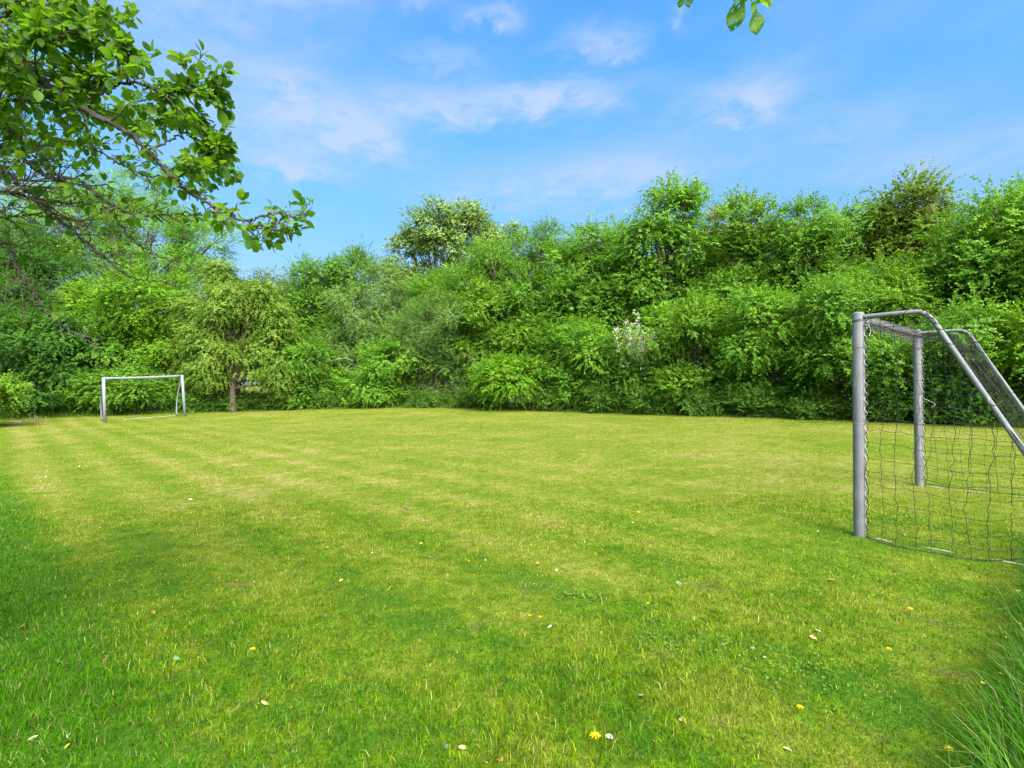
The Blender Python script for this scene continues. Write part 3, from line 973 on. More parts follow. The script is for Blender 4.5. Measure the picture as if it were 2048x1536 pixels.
for pts, r0, leafk in BR:
    W_ = [at(px, py, y) for px, py, y in pts]
    if pts[0][0] <= 50:
        a0 = W_[0]
        W_ = [FORK, FORK * 0.45 + a0 * 0.55 + np.array([-0.05, 0.0, 0.12])] + W_
    n = 14 * len(W_)
    P = resample(W_, n)
    kink = ra.normal(0, 0.005, (n, 3)); kink[0] = 0
    P = P + kink
    bm_ = MB()
    bm_.tube(P, np.linspace(r0 * 0.72, max(0.002, r0 * 0.13), n), 8)
    bm_.build("branch", M['bark_apple'], apple)
    seg = np.linalg.norm(np.diff(P, axis=0), axis=1)
    s = np.concatenate([[0], np.cumsum(seg)])
    q = 0.25
    while q < s[-1]:
        i = int(np.searchsorted(s, q)) - 1
        i = min(max(i, 1), n - 2)
        T = unit(P[i + 1] - P[i - 1])
        side = unit(np.cross(T, ra.normal(size=3)))
        frac = q / s[-1]
        L = ra.uniform(0.09, 0.42) * (1.12 - 0.72 * frac)
        x, y = to_px(P[i]) if P[i][1] > 0.5 else (-999, -999)
        if leafk == 1 and frac > 0.6: L *= 0.55
        if leafk == 2: L *= 0.6
        if leafk == 0 and frac > 0.55:
            L *= 0.5
            q += 0.05
        twig(P[i], T * 0.75 + side * 0.8 + np.array([0, 0, 0.08]), L, 0.0042, 0, {0: 0.5, 1: 1.0, 2: 1.6}[leafk])
        q += ra.uniform(0.022, 0.06)
    rosette(P[-1], unit(P[-1] - P[-4]), 6)

# high limbs that arch over the camera and shade the foreground
OVER = [
    ([FORK, [-2.3, 1.9, 3.0], [-1.0, 1.5, 3.45], [0.2, 1.40, 3.3], [0.62, 1.42, 2.78], [0.70, 1.44, 2.54]], 0.045),
    ([FORK, [-2.6, 1.3, 3.0], [-1.6, 0.4, 3.5], [-0.4, -0.3, 3.6], [0.8, -0.6, 3.3]], 0.045),
    ([FORK, [-2.4, 2.0, 3.3], [-1.5, 1.7, 3.9], [-0.3, 1.4, 4.0], [0.9, 1.2, 3.6], [1.7, 1.1, 3.2]], 0.045),
    ([FORK, [-3.4, 1.6, 2.9], [-3.6, 0.7, 3.6], [-3.4, -0.3, 3.9]], 0.045),
    ([FORK, [-3.3, 2.9, 3.0], [-3.6, 3.3, 3.9], [-3.8, 3.6, 4.4]], 0.045),
    ([FORK, [-2.7, 2.2, 3.2], [-2.4, 2.0, 4.2], [-1.9, 1.6, 4.8]], 0.045),
    ([FORK, [-2.5, 1.6, 2.8], [-1.9, 0.6, 3.2], [-1.2, -0.6, 3.2], [-0.6, -1.6, 3.0]], 0.04),
]
FARL = ([], [], [], [])
for W_, r0 in OVER:
    n = 40
    P = resample(W_, n)
    bm_ = MB()
    bm_.tube(P, np.linspace(r0, 0.006, n), 8)
    bm_.build("branch", M['bark_apple'], apple)
    for i in range(9, n):
        for _ in range(4):
            v = ra.normal(size=3) * np.array([0.42, 0.42, 0.30])
            c = P[i] + v
            if c[1] > 0.15 and max(P[i][1], c[1]) > 0.15:
                k_ = [to_px(P[i] * (1 - f) + (c + v * 0.3) * f) for f in (0, .5, 1) if (P[i] * (1 - f) + (c + v * .3) * f)[1] > 0.12]
                if any(-40 < a_ < 2090 and b_ > -40 and a_ > 200 for a_, b_ in k_):
                    continue
            twigs.tube(np.array([P[i], P[i] + v * 0.5 + ra.normal(0, 0.02, 3), c]), [0.004, 0.003, 0.0015], 3, False)
            for _ in range(3):
                p = c + ra.normal(size=3) * 0.09
                if p[1] > 0.2:
                    x, y = to_px(p)
                    if -20 < x < 2070 and y > -25 and x > 250:
                        continue
                FARL[0].append(p); FARL[1].append(ra.normal(size=3)); FARL[2].append(np.array([0, 0, 1.0]) + ra.normal(size=3) * 0.5); FARL[3].append(ra.uniform(0.04, 0.065))

# hanging twigs at the top of the view
def hang(px, py, Y, a_px, L, Wd):
    p = at(px, py, Y)
    q = at(px + a_px[0], py + a_px[1], Y)
    return p, q - p, L, Wd


twigs.build("twigs", M['twig_apple'], apple)
LP, LA, LN, LL = map(np.array, (LP, LA, LN, LL))
print("apple leaves", len(LP))
V, F_ = leaf_grid(LP, LA, LN, LL, LL * ra.uniform(0.52, 0.72, len(LL)), ra.uniform(-0.05, 0.35, len(LL)), 0.02)
V2, F2 = leaf_grid(*[np.array(k) for k in FARL[:3]], np.array(FARL[3]), np.array(FARL[3]) * 0.62, np.full(len(FARL[3]), 0.15))
mesh_obj("crown", np.concatenate([V, V2]), [np.concatenate([F_, F2 + len(V)])], LM['apple'], apple, smooth=True)

# eaten leaves hanging into the top of the view, each with holes
def holed_leaf(p0, axis, nrm, L, Wd, seed, parent):
    r_ = np.random.default_rng(seed)
    a = unit(np.asarray(axis, float)); nn = np.asarray(nrm, float); nn = unit(nn - a * np.dot(nn, a)); b = np.cross(nn, a)
    NU, NV = 34, 22
    holes = [(r_.uniform(0.15, 0.92), r_.uniform(-0.8, 0.8), r_.uniform(0.010, 0.036)) for _ in range(12)]
    V, ok = [], []
    for i in range(NU + 1):
        t = i / NU
        w = (max(0.0, math.sin(math.pi * min(1, t ** 1.5 * 0.985 + 0.012)))) ** 0.62
        for j in range(NV + 1):
            s = (j / NV - 0.5) * 2
            wv = w * (1 + 0.03 * math.sin(40 * t + s))
            V.append(p0 + a * L * t + b * (Wd / 2 * wv * s) + nn * (Wd * 0.10 * abs(s) * w - 0.10 * L * t * t + 0.006 * math.sin(9 * t + 2 * s)))
    F_ = []
    for i in range(NU):
        for j in range(NV):
            t = (i + 0.5) / NU; s = ((j + 0.5) / NV - 0.5) * 2
            w = max(0.0, math.sin(math.pi * t)) ** 0.62
            if any((t - h[0]) ** 2 + ((s * w - h[1]) * Wd / 2 / L) ** 2 < h[2] ** 2 for h in holes):
                continue
            k = i * (NV + 1) + j
            F_.append([k, k + NV + 1, k + NV + 2, k + 1])
    return mesh_obj("eaten_leaf", np.array(V), [np.array(F_)], LM['apple'], parent, smooth=True)


Yh = 1.44
tw2 = MB()
hub = at(1502, 2, Yh)
tip_ = np.array([0.70, 1.44, 2.54])
tw2.tube(resample([tip_, tip_ * 0.4 + hub * 0.6 + [0.004, 0, 0.0], hub], 8), np.linspace(0.003, 0.0016, 8), 5)
hub2 = at(1372, -14, Yh)
tw2.tube(resample([np.array([0.62, 1.42, 2.78]), np.array([0.56, 1.43, 2.62]), hub2], 8), np.linspace(0.003, 0.0015, 8), 5)
tw2.build("twig", M['twig_apple'], apple)
for (px, py, ax, L, wd, s) in [(1488, -14, (-26, 74), 0.107, 0.054, 1), (1506, 4, (10, 62), 0.094, 0.056, 2), (1512, 2, (48, 4), 0.066, 0.030, 3), (1500, 0, (-50, -8), 0.05, 0.028, 4),
                               (1368, -22, (-8, 36), 0.05, 0.020, 5), (1374, -20, (6, 34), 0.048, 0.030, 6)]:
    p = at(px, py, Yh)
    axis = at(px + ax[0], py + ax[1], Yh + 0.02) - p
    holed_leaf(p, axis, (0.15, -0.9, 0.35), L * 0.88, wd * 0.9, s, apple)


# ------------------------------------------------------------------ goals
def goal_paint(name, a, b):
    m, N, P = new_mat(name)
    pos = N.new('ShaderNodeNewGeometry').outputs['Position']
    n = N.noise(pos, 9, 5, 0.65)
    mp = N.new('ShaderNodeMapping')
    N.put(mp.inputs['Vector'], pos)
    mp.inputs['Scale'].default_value = (60, 60, 3)
    st = N.noise(mp.outputs[0], 1.0, 3, 0.6)
    c = N.ramp(n, [(0.3, a), (0.7, b)])
    c = N.mix(N.math('MULTIPLY', N.smooth(st, 0.58, 0.75), 0.3), c, (0.62, 0.62, 0.60))
    s = N.smooth(N.noise(pos, 38, 4, 0.7), 0.66, 0.74)
    c = N.mix(N.math('MULTIPLY', s, 0.45), c, (0.17, 0.16, 0.14))
    N.put(P.inputs['Base Color'], c)
    P.inputs['Roughness'].default_value = 0.62
    P.inputs['Specular IOR Level'].default_value = 0.35
    return m


M['paint'] = goal_paint("weathered_grey_metal", (0.110, 0.115, 0.121), (0.158, 0.164, 0.171))
M['paint_far'] = goal_paint("pale_grey_metal", (0.15, 0.158, 0.178), (0.215, 0.224, 0.245))
M['white_bar'] = goal_paint("white_painted_bar", (0.22, 0.22, 0.20), (0.36, 0.36, 0.34))
M['net'] = plain_mat("black_net_cord", (0.008, 0.010, 0.009), (0.02, 0.022, 0.02), 60, 0.85)
M['net_grey'] = plain_mat("grey_knotted_net", (0.055, 0.055, 0.06), (0.14, 0.135, 0.14), 60, 0.85)
M['tie'] = plain_mat("pale_tie_cord", (0.50, 0.49, 0.42), (0.68, 0.67, 0.60), 60, 0.8)
M['screw'] = plain_mat("dark_screw", (0.02, 0.02, 0.02), (0.05, 0.05, 0.05), 60, 0.5, 0.6)

H = 2.0
A = at(1719.5, 1072, F * H / 447); B = at(1839, 968, F * H / 308)
Atop = at(1716.5, 628, A[1]); Btop = at(1834, 662, B[1])
goal = thing("football_goal", (A[0], A[1], A[2]), "grey metal football goal with black net and slanted rear bars on the right", "goal")
U = unit(np.array([B[0] - A[0], B[1] - A[1], 0])); Bk = np.array([U[1], -U[0], 0])
GW = float(np.linalg.norm((B - A)[:2]))


def post(b, t, r, sd):
    m = MB()
    b = b.copy(); b[2] -= 0.05
    ax = unit(t - b)
    n = 40
    # round tube with the two shallow net grooves of an extruded post
    ang = np.linspace(0, 2 * math.pi, n, endpoint=False)
    bdir = math.atan2(Bk[1], Bk[0])
    rad = np.full(n, r)
    for g0 in (bdir - 0.42, bdir + 0.42):
        dd = np.abs((ang - g0 + math.pi) % (2 * math.pi) - math.pi)
        rad = np.where(dd < 0.11, r * 0.86, rad)
    rings = []
    lv = [(0, 1), (0.45, 1), (1.0, 1), (1.0 + 0.008 / H, 0.93), (1.0 + 0.013 / H, 0.75), (1.0 + 0.016 / H, 0.45)]
    for f, k in lv:
        c = b + (t - b) * f
        rings.append(np.stack([c[0] + rad * k * np.cos(ang), c[1] + rad * k * np.sin(ang), np.full(n, c[2])], -1))
    V = np.concatenate(rings + [[b + (t - b) * (1 + 0.017 / H)]])
    F4 = []
    for i in range(len(lv) - 1):
        for j in range(n):
            F4.append([i * n + j, i * n + (j + 1) % n, (i + 1) * n + (j + 1) % n, (i + 1) * n + j])
    F3 = [[(len(lv) - 1) * n + j, (len(lv) - 1) * n + (j + 1) % n, len(lv) * n] for j in range(n)]
    m.add(V, [np.array(F4), np.array(F3)])
    o = m.build("post", M['paint'], goal, smooth=False)
    return o


PR = 0.047
pA = post(A, Atop, PR, 1); pB = post(B, Btop, PR, 2)
for pp, base_, top_, fr in ((pB, B, Btop, (0.42, 0.88)),):
    for f in fr:
        c = base_ + (top_ - base_) * f + np.array([-0.012, -0.047, 0])
        m = MB()
        m.tube([c + [0, 0.004, 0], c + [0, -0.003, 0]], 0.006, 10)
        m.V = [v - np.array(goal.location) for v in m.V]
        sc = m.build("screw", M['screw'])
        sc.parent = pp                         # the post's own frame is the goal's frame
# collar band with the pale line half way up the near post
band = MB()
for f, h_ in ((0.508, 0.003),):
    c = A + (Atop - A) * f
    band.tube([c, c + [0, 0, h_]], PR + 0.0015, 32)
band.build("seam_band", M['white_bar'], goal)

cb = MB()
ca = Atop + np.array([0, 0, -0.045]) + U * 0.03; cbp = Btop + np.array([0, 0, -0.045]) - U * 0.02
cb.tube(resample([ca, (ca + cbp) / 2 + [0, 0, -0.012], cbp], 20), 0.042, 20)
cb.build("crossbar", M['paint'], goal)


def rear_bar(top):
    d0 = top + np.array([0, 0, -0.030])
    prof = [(0.03, 0.0), (0.20, 0.004), (0.36, 0.006), (0.44, 0.0), (0.50, -0.05), (0.55, -0.13), (0.62, -0.27), (1.03, -1.06), (1.47, -1.90), (1.53, -2.0)]
    P = np.array([d0 + Bk * d + np.array([0, 0, z]) for d, z in prof])
    P2 = resample(P, 70)
    return P2


RA = rear_bar(Atop); RB = rear_bar(Btop)
for R_ in (RA, RB):
    m = MB()
    m.tube(R_, 0.0205, 16)
    m.build("rear_bar", M['paint'], goal)
gA = A + Bk * 1.5; gB = B + Bk * 1.5
for p_, q_ in ((A, gA), (B, gB)):
    m = MB()
    zz = lambda v: float(gz(v[0], v[1]))
    PP = resample([p_ + Bk * 0.05, (p_ + q_) / 2, q_], 14)
    PP[:, 2] = gz(PP[:, 0], PP[:, 1]) + -0.007 + 0.008 * np.sin(np.arange(14) * 1.7)
    m.tube(PP, 0.008, 10)
    m.build("ground_bar", M['white_bar'], goal)
m = MB()
PP = resample([gA, gB], 14); PP[:, 2] = gz(PP[:, 0], PP[:, 1]) + 0.012
m.tube(PP, 0.014, 10)
m.build("ground_bar", M['white_bar'], goal)

# --- net
rn = np.random.default_rng(33)
net = MB()
netg = MB()


def rb_at(R_, z):
    """point of a rear bar at height z below its bend (R_ sampled from bend to ground)"""
    k = np.argmin(np.abs(R_[20:, 2] - z)) + 20
    return R_[k]


def net_sheet(fn, nu, nv, r=0.0017, keep=None, mb=net, sub=2):
    """fn(u,v)->point; cords along both directions"""
    us = np.arange(nu + 1); vs = np.arange(nv + 1)
    J = rn.normal(0, 0.13, (nu + 1, nv + 1, 2))
    G = np.array([[fn((i + J[i, j, 0] * (0 < i < nu)) / nu, (j + J[i, j, 1] * (0 < j < nv)) / nv) for j in vs] for i in us])
    for i in us:
        mb.tube(resample(G[i], nv * sub + 1), r, 4, False)
    for j in vs:
        mb.tube(resample(G[:, j], nu * sub + 1), r, 4, False)
    return G


def side_net(P0, T0, R_, out, inward):
    """side panel: upright cords at even depth, level cords between post and slanted bar"""
    zb = P0[2]
    Rz = R_[:, 2]; Rd = (R_ - P0) @ Bk
    k0 = 22                                   # start of the slanted part
    def zbar(d):
        return float(np.interp(d, Rd[k0:], Rz[k0:])) - 0.02 if d > Rd[k0] else H + zb - 0.08
    def pt(d, z):
        f = (z - zb) / H
        w = d / 1.5
        p = P0 + (T0 - P0) * f * (1 - w) + Bk * (PR + 0.006 + d)
        low = max(0.0, 1 - f * 1.15)
        p = p + out * (low ** 2 * (0.16 + 0.05 * math.sin(w * 9)) * math.sin(math.pi * min(1, w * 1.1 + 0.04)))
        k_ = min(1.0, max(0.0, (w - 0.48) / 0.34)); k_ = k_ * k_ * (3 - 2 * k_)
        p = p - out * (inward * k_ * low ** 1.5)
        p = p + Bk * (0.014 * math.sin(11 * f + 5 * w)) + out * (0.012 * math.sin(13 * w + 8 * f))
        p[2] = z - 0.05 * math.sin(math.pi * min(1, w)) * (1 - 0.5 * f) + 0.010 * math.sin(19 * w + 11 * f)
        p[2] = max(p[2], float(gz(p[0], p[1])) + 0.010)
        return p
    ds = [0.0] + [0.115 * i + 0.012 * math.sin(i * 2.7) for i in range(1, 13)]
    zs = [zb + 0.01 + 0.118 * i + 0.010 * math.sin(i * 1.9) for i in range(17)]
    for d in ds:
        zt = zbar(d + PR)
        n = max(3, int((zt - zb) / 0.05))
        if zt - zb < 0.08: continue
        jit = rn.normal(0, 0.007, n)
        net.tube(np.array([pt(d + jit[i], zb + 0.01 + (zt - zb - 0.01) * i / (n - 1)) for i in range(n)]), 0.0023, 4, False)
    for z in zs:
        dm = float(np.interp(-z, -Rz[k0:], Rd[k0:])) - 0.02 if z < Rz[k0] else Rd[k0]
        n = max(3, int(dm / 0.05))
        jit = rn.normal(0, 0.006, n)
        net.tube(np.array([pt((dm - PR) * i / (n - 1), z + jit[i]) for i in range(n)]), 0.0019, 4, False)
    # the loose hem lying on the grass, pegged outwards
    hem = np.array([pt(1.45 * i / 14, zb + 0.005) + out * 0.05 * max(0, math.sin(i * 1.35 - 0.5)) for i in range(15)])
    net.tube(resample(hem, 44), 0.0032, 5, False)


side_net(A, Atop, RA, -U, 0.5)
side_net(B, Btop, RB, U * 0.4, 0.2)


def back_fn(u, v):
    z = 0.03 + (H - 0.16) * v
    a = rb_at(RA, A[2] + z); b = rb_at(RB, B[2] + z)
    p = a * (1 - u) + b * u
    k = math.sin(math.pi * u)
    p = p + Bk * 0.10 * k * (1 - v) - np.array([0, 0, 0.05]) * k + np.array([0.01 * math.sin(20 * u), 0.01 * math.sin(15 * v), 0.012 * math.sin(23 * u + 9 * v)])
    p[2] = max(p[2], float(gz(p[0], p[1])) + 0.008)
    return p


net_sheet(back_fn, 22, 14)


def top_fn(u, v):
    a = Atop + (Btop - Atop) * u + np.array([0, 0, -0.08]) + Bk * (0.05 + 0.40 * v)
    a = a + np.array([0, 0, -0.06 * math.sin(math.pi * v) - 0.05 * math.sin(math.pi * u) * v + 0.008 * math.sin(30 * u)])
    return a


net_sheet(top_fn, 22, 3)
net.build("net", M['net'], goal, smooth=False)
# bunched net laced round the crossbar
for k in range(7):
    t = np.linspace(0.04, 0.99, 140)
    ph = rn.uniform(0, 6.28)
    c = (ca[None] * (1 - t[:, None]) + cbp[None] * t[:, None])
    rad = 0.046 + 0.010 * rn.uniform(size=1) + 0.006 * np.sin(t * 50 + ph)
    th = t * (150 + 25 * k) * (1 if k % 2 else -1) + ph
    Q = c + Bk * (rad * np.cos(th))[:, None] + np.array([0, 0, 1.0]) * (rad * np.sin(th) - 0.006)[:, None]
    netg.tube(Q, 0.0022, 4, False)
for k in range(46):
    f = (k + 0.5) / 46
    c = ca * (1 - f) + cbp * f
    dep = 0.05 + 0.035 * f + rn.normal(0, 0.006)
    netg.tube(resample([c + Bk * 0.045, c + Bk * 0.06 + [0, 0, -0.03], c + Bk * 0.075 + U * rn.normal(0, .02) + [0, 0, -0.045 - dep]], 5), 0.0018, 4, False)
for off_ in (0.075, 0.10, 0.125):
    t = np.linspace(0, 1, 50)
    c = ca[None] * (1 - t[:, None]) + cbp[None] * t[:, None]
    c = c + Bk * 0.07 + np.array([0, 0, -1.0]) * (off_ + 0.02 * t + 0.006 * np.sin(t * 60))[:, None]
    netg.tube(c, 0.0022, 4, False)
netg.build("bunched_net", M['net_grey'], goal, smooth=False)
# lacing of the net down each post and a dark cord round the near post and rear bar
for P0, T0, in ((A, Atop), (B, Btop)):
    lc = MB()
    t = np.linspace(0.02, 0.95, 260)
    c = P0[None] * (1 - t[:, None]) + T0[None] * t[:, None]
    c = c + Bk * (PR + 0.008 + 0.010 * np.sin(t * 150))[:, None] + U * (0.010 * np.cos(t * 150) - 0.012)[:, None]
    lc.tube(c, 0.0018, 5, False)
    lc.build("lacing_cord", M['tie'], goal, smooth=False)
LCS = [MB(), MB()]
for lc, (P0, T0) in zip(LCS, ((A, Atop), (B, Btop))):
    t = np.linspace(0.01, 0.97, 160)
    c = P0[None] * (1 - t[:, None]) + T0[None] * t[:, None]
    c = c + Bk * (PR + 0.016 + 0.007 * np.sin(t * 90 + 1))[:, None] + U * (0.008 * np.cos(t * 90) - 0.016)[:, None]
    lc.tube(c, 0.003, 5, False)
lc = LCS[0]
for z in (-0.05, -0.062, -0.30):
    th = np.linspace(0, 2 * math.pi, 30)
    c = Atop + np.array([0, 0, z])
    lc.tube(np.stack([c[0] + (PR + .002) * np.cos(th), c[1] + (PR + .002) * np.sin(th), c[2] + 0.008 * np.cos(th)], -1), 0.0022 if z > -0.2 else 0.0012, 4, False)
for lc, R_ in zip(LCS, (RA, RB)):
    for k in (14, 23, 27, 31, 36, 41, 46, 51, 56, 61):
        T = unit(R_[k + 1] - R_[k - 1]); s_ = np.cross(T, U); th = np.linspace(0, 2 * math.pi, 16)
        lc.tube(R_[k] + 0.0225 * (np.cos(th)[:, None] * U + np.sin(th)[:, None] * s_) + T * (0.02 * np.sin(th))[:, None], 0.0022, 4, False)
    k = np.arange(28, 66, 2)
    Q = R_[k] + U * -0.018 + np.array([0, 0, 0.012]) + rn.normal(0, 0.006, (len(k), 3))
    lc.tube(resample(Q, 60), 0.0028, 4, False)
LCS[0].tube(resample([Atop + Bk * 0.05 + [0, 0, -.06], Atop + Bk * 0.12 + [0, 0, -.045], Atop + Bk * 0.20 + [0, 0, 0.0], Atop + Bk * 0.26 + [0, 0, -0.005]], 12), 0.003, 4, False)
for lc in LCS:
    lc.build("binding_cord", M['net'], goal, smooth=False)
tk = MB()
for k in range(7):
    c = Atop + Bk * 0.055 + np.array([0, 0, -0.05])
    e = np.array([rn.normal(0, 0.02), rn.normal(0, 0.02), -rn.uniform(0.06, 0.17)])
    tk.tube(resample([c, c + e * 0.5 + rn.normal(0, 0.018, 3), c + e], 8), 0.0022, 4, False)
tk.build("tie_ends", M['tie'], goal, smooth=False)
tk = MB()
c = B + (Btop - B) * 0.56 + Bk * 0.06
tk.tube(resample([c, c + Bk * 0.11 + [0, 0, -0.07], c + Bk * 0.07 + [0, 0, -0.12]], 8), 0.0018, 4, False)
tk.build("tie_end", M['tie'], goal, smooth=False)

# --- far goal
H2 = 2.0
LA_ = ground_at(210, 845.5); LB_ = ground_at(370, 832.5)
LAt = at(207, 757, LA_[1]); LBt = at(364, 752, LB_[1])
fg = thing("football_goal", LA_, "small pale grey goal frame without net before the dark bushes on the left", "goal")
for b, t in ((LA_, LAt), (LB_, LBt)):
    m = MB()
    m.tube([b - [0, 0, 0.05], b * 0.5 + t * 0.5, t + [0, 0, 0.05]], 0.062, 16)
    m.build("post", M['paint_far'], fg)
m = MB()
m.tube(resample([LAt + [0.06, 0.03, 0], (LAt + LBt) / 2 + [0, 0, -0.02], LBt - [0.06, 0.03, 0]], 12), 0.055, 14)
m.build("crossbar", M['paint_far'], fg)
for t, gp, mid in ((LAt, ground_at(203.5, 842), (202, 805)), (LBt, ground_at(353.5, 831.5), (354, 800))):
    md = at(mid[0], mid[1], gp[1] * 0.8 + t[1] * 0.2)
    m = MB()
    m.tube(resample([t - [0.03, 0, 0.02], md, gp], 14), 0.032, 10)
    m.build("rear_bar", M['paint_far'], fg)
m = MB()
ga, gb = ground_at(248, 839.5), ground_at(353.5, 831.5)
PP = resample([ga, gb], 10); PP[:, 2] = gz(PP[:, 0], PP[:, 1]) + 0.012
m.tube(PP, 0.013, 8)
m.build("ground_bar", M['white_bar'], fg)


# ------------------------------------------------------------------ small things on the lawn
def leafcol(name, c, v=0.8):
    return plain_mat(name, tuple(x * v for x in c), c, 45, 0.7, trans=0.2)


FL = {'cream': leafcol("cream_leaf", (0.62, 0.55, 0.38)), 'tan': leafcol("tan_leaf", (0.50, 0.34, 0.17)), 'orange': leafcol("orange_leaf", (0.55, 0.28, 0.06)),
      'brown': leafcol("brown_leaf", (0.17, 0.10, 0.05)), 'blue': leafcol("bluish_leaf", (0.16, 0.29, 0.16)), 'white': leafcol("white_petal", (0.78, 0.77, 0.70)),
      'yellowleaf': leafcol("yellow_leaf", (0.60, 0.48, 0.05))}
M['yellow_petal'] = plain_mat("yellow_petals", (0.62, 0.45, 0.0), (0.78, 0.60, 0.01), 40, 0.5, trans=0.2)
M['stem'] = plain_mat("green_stem", (0.06, 0.15, 0.02), (0.1, 0.22, 0.03), 40, 0.6)
rf = np.random.default_rng(5)


def fallen(px, py, colr, L, label, group=None, name="fallen_leaf"):
    g_ = ground_at(px, py)
    ang = rf.uniform(0, 6.28)
    p = g_ + np.array([0, 0, 0.009])
    a = np.array([math.cos(ang), math.sin(ang), rf.uniform(-0.1, 0.25)])
    nr = np.array([rf.normal(0, 0.3), rf.normal(0, 0.3) - 0.25, 1.0])
    L *= 0.82
    V, F_ = leaf_grid(p[None] - unit(a) * L * 0.5, a[None], nr[None], np.array([L]), np.array([L * rf.uniform(0.45, 0.7)]), np.array([rf.uniform(-0.5, 0.5)]), 0.06)
    holder = bpy.data.objects.new(name, None)
    o = mesh_obj(name, V - g_, [F_], FL[colr], smooth=True)
    bpy.data.objects.remove(holder)
    o.location = g_
    return tag(o, label, "leaf", group)


LEAVES = [
    (1663, 1163, 'tan', 0.085, "large tan dry leaf on the lawn below the near goal post"),
    (1637, 1266, 'white', 0.045, "small white leaf touching a tan one, right part of the lawn"),
    (1626, 1278, 'tan', 0.045, "small tan leaf just below a white one, right part of the lawn"),
    (1283, 1397, 'tan', 0.045, "curled pale tan leaf on bare-looking turf, right of centre near the bottom"),
    (703, 1406, 'cream', 0.035, "narrow cream leaf near the bottom, left of centre"),
    (66, 1481, 'cream', 0.045, "cream leaf nearest the lower left corner"),
    (137, 1473, 'cream', 0.030, "small cream leaf just right of the one by the lower left corner"),
    (135, 1497, 'yellowleaf', 0.030, "yellowish leaf below a small cream one in the lower left"),
    (1365, 1442, 'tan', 0.038, "yellow-tan leaf with a pale rim near the bottom right of centre"),
    (1575, 1502, 'cream', 0.035, "narrow pale leaf by the bottom edge left of the tall grass"),
    (745, 1107, 'white', 0.035, "white leaf left of the centre of the lawn beside worn turf"),
    (1113, 1142, 'white', 0.030, "white petal on the lawn just right of a yellow dandelion in the middle"),
    (1218, 1477, 'white', 0.040, "small white leaf right of the big dandelion by the bottom edge"),
    (893, 1498, 'blue', 0.035, "blue-green leaf at the bottom edge left of the middle"),
    (354, 1322, 'blue', 0.060, "broad blue-green leaf in the lower left of the lawn"),
    (1428, 1225, 'blue', 0.055, "pale blue-green leaf in green turf right of centre"),
    (1357, 1168, 'blue', 0.055, "bluish green leaf with a yellow tip right of the lawn's middle"),
    (45, 1257, 'orange', 0.050, "tan-orange leaf close to the left edge of the lawn"),
    (207, 1309, 'yellowleaf', 0.040, "yellow leaf with a dark brown one behind it, lower left"),
    (210, 1322, 'brown', 0.050, "dark brown leaf behind a yellow one, lower left"),
    (307, 1226, 'orange', 0.045, "orange leaf on dry turf in the left part of the lawn"),
    (530, 1412, 'tan', 0.045, "tan leaf between tufts near the bottom, left half"),
    (585, 1417, 'orange', 0.030, "small orange leaf right of a tan one near the bottom, left half"),
    (998, 1520, 'orange', 0.055, "upright orange leaf at the bottom edge in the middle"),
    (970, 1527, 'cream', 0.035, "pale leaf beside the orange one at the bottom edge"),
    (813, 1018, 'brown', 0.10, "dark brown leaf clump in the middle of the pitch"),
    (381, 1000, 'white', 0.060, "white scrap-like leaf on the left half of the pitch"),
    (925, 1500, 'tan', 0.040, "brown-tan leaf at the bottom edge right of a blue-green one"),
    (1100, 1255, 'cream', 0.030, "thin cream leaf on the lawn below two dandelions in the middle"),
    (1790, 1112, 'yellowleaf', 0.045, "yellow leaf on the lawn right of the foot of the near goal post"),
    (1505, 1300, 'blue', 0.03, "tiny bluish leaf left of the white and tan pair"),
    (1530, 1318, 'cream', 0.028, "tiny cream leaf below and left of the white and tan pair"),
]
for px, py, c, L, lab in LEAVES:
    fallen(px, py, c, L, lab)
for k in range(22):
    px, py = rf.uniform(60, 420), rf.uniform(885, 985)
    if px > 330 and py > 950: continue
    fallen(px, py, 'white', rf.uniform(0.02, 0.04), "small white petal lying in the mown grass before the far goal", "white petals on the left of the pitch", "petal")
for k in range(26):
    fallen(rf.uniform(300, 1900), rf.uniform(1000, 1180), ['tan', 'tan', 'cream', 'yellowleaf'][k % 4], rf.uniform(0.018, 0.035),
           "tiny dry leaf fragment in the middle of the mown pitch", "leaf fragments on the pitch")


def flower(px, py, r, h, label, name, cat, on_ground=True, Y=None, group=None):
    if Y is None:
        g_ = ground_at(px, py)
        head = g_ + np.array([0, 0, h])
    else:
        head = at(px, py, Y)
        g_ = np.array([head[0] + 0.02, head[1] + 0.02, float(gz(head[0], head[1]))])
    root = thing(name, g_, label, cat, group)
    m = MB()
    m.tube(resample([g_, (g_ + head) / 2 + [0.004, 0, 0], head], 6), 0.0016, 5)
    m.build("stem", M['stem'], root)
    np_ = 6 if name == "buttercup" else 40
    if name == "buttercup":
        th = np.linspace(0, 2 * math.pi, np_, endpoint=False) + rf.uniform(0, 1)
        a = np.stack([np.cos(th), np.sin(th), np.full(np_, 0.75)], -1)
        nr = np.stack([-np.cos(th), -np.sin(th), np.full(np_, 1.2)], -1)
        L = np.full(np_, r); Wd = L * 0.95
    else:
        th = np.linspace(0, 2 * math.pi * 5, np_, endpoint=False)
        e = np.linspace(0.1, 1.1, np_)
        a = np.stack([np.cos(th), np.sin(th), e], -1)
        nr = np.stack([-np.cos(th) * e, -np.sin(th) * e, np.full(np_, 1.0)], -1)
        L = r * np.linspace(1, 0.55, np_); Wd = L * 0.28
    V, F_ = leaf_grid(np.repeat(head[None], np_, 0), a, nr, L, Wd, np.full(np_, 0.0 if name == "buttercup" else 0.12))
    mesh_obj("petals", V, [F_], M['yellow_petal'], root, smooth=True)


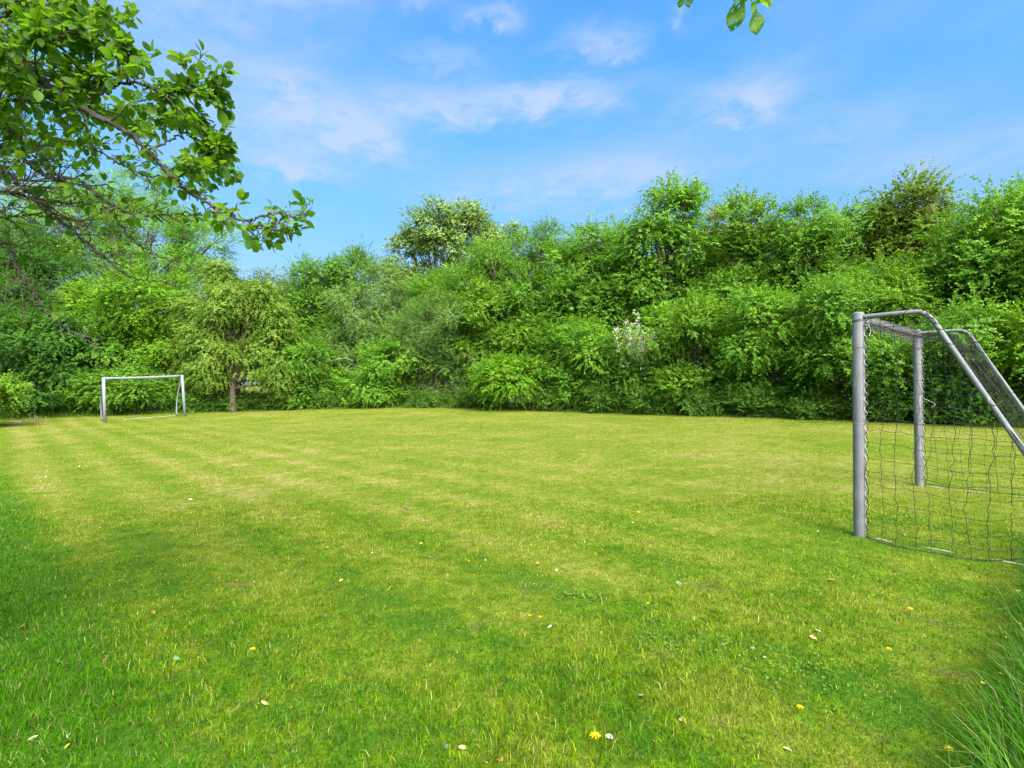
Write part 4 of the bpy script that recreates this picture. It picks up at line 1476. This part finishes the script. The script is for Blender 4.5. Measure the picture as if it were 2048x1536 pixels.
for px, py, r, lab in [(505, 1312, 0.018, "yellow dandelion alone in the lower left of the lawn"), (1190, 1490, 0.024, "big yellow dandelion by the bottom edge in the middle"),
                       (1075, 1136, 0.020, "yellow dandelion left of a white petal, centre of the lawn"), (1080, 1246, 0.013, "right one of two tiny dandelions side by side mid lawn"),
                       (1060, 1243, 0.013, "left one of two tiny dandelions side by side mid lawn"), (1820, 1230, 0.020, "yellow dandelion below the near goal's net"),
                       (1777, 1312, 0.018, "yellow dandelion between goal and tall grass"), (1600, 1431, 0.016, "yellow dandelion left of the tall grass, near the bottom"),
                       (1898, 1517, 0.020, "yellow dandelion at the foot of the tall grass by the bottom edge"), (1296, 1218, 0.012, "tiny dandelion right of the middle of the lawn above dark clover")]:
    flower(px, py, r, 0.035, lab, "dandelion", "flower", group="dandelions on the lawn")
for px, py, Y, lab in [(2038, 1184, 3.1, "topmost buttercup by the right edge above the tall grass"), (2040, 1250, 2.8, "buttercup by the right edge, second from the top"),
                       (2012, 1277, 2.7, "pair-like wide buttercup left of the right edge in the tall grass"), (2002, 1350, 2.35, "buttercup above and right of the lowest left one in the tall grass"),
                       (1967, 1369, 2.3, "leftmost buttercup at the front of the tall grass"), (2044, 1386, 2.15, "lowest buttercup cut by the right edge")]:
    flower(px, py, 0.014, 0, lab, "buttercup", "flower", Y=Y, group="buttercups in the tall grass")

# clover patches: flat rosettes of small dark leaves
def weeds(px, py, n, sx, sy, label):
    g_ = ground_at(px, py)
    pts = np.stack([g_[0] + rf.normal(0, sx, n), g_[1] + rf.normal(0, sy, n), np.zeros(n)], -1)
    pts[:, 2] = gz(pts[:, 0], pts[:, 1]) + rf.uniform(0.006, 0.024, n)
    V, F_ = leaf_grid(pts, np.stack([rf.normal(size=n), rf.normal(size=n), rf.uniform(0, 0.4, n)], -1), np.stack([rf.normal(0, .3, n), rf.normal(0, .3, n), np.ones(n)], -1),
                      rf.uniform(0.010, 0.02, n), rf.uniform(0.006, 0.012, n), rf.uniform(0, 0.3, n))
    o = mesh_obj("clover_patch", V - g_, [F_], LM['mid'], smooth=True)
    o.location = g_
    tag(o, label, "clover", kind='stuff')


weeds(1320, 1290, 150, 0.085, 0.10, "patch of dark green clover right of the middle of the lawn")
weeds(1610, 1345, 140, 0.12, 0.12, "patch of dull green clover below the white and tan leaves on the right")
weeds(1420, 1290, 60, 0.08, 0.08, "loose clover patch right of the darker clover")
weeds(1170, 1195, 90, 0.06, 0.05, "small clover patch beside the middle of the lawn")

# straw tuft and white strip at the far left lawn edge
g_ = ground_at(68, 843)
n = 160
V, F_, R = blades(g_[0] + rf.normal(0, 0.22, n), g_[1] + rf.normal(0, 0.15, n), rf.uniform(0.12, 0.38, n), rf.uniform(0.012, 0.02, n), np.abs(rf.normal(0.7, 0.3, n)), True, rf.uniform(0.9, 1, n))
st = mesh_obj("dry_grass_tuft", V - g_, F_, M['verge'], attrs={'rnd': R})
st.location = g_
tag(st, "pale dry grass tuft at the lawn edge left of the far goal", "grass tuft")
g_ = ground_at(29, 845.5)
m = MB()
m.tube([g_ + [-0.32, 0, 0.03], g_ + [0.0, 0.0, 0.04], g_ + [0.32, 0.03, 0.03]], 0.025, 8)
ws = m.build("white_pipe", M['white_bar'])
tag(ws, "short white pipe lying at the lawn edge in the far left", "pipe")
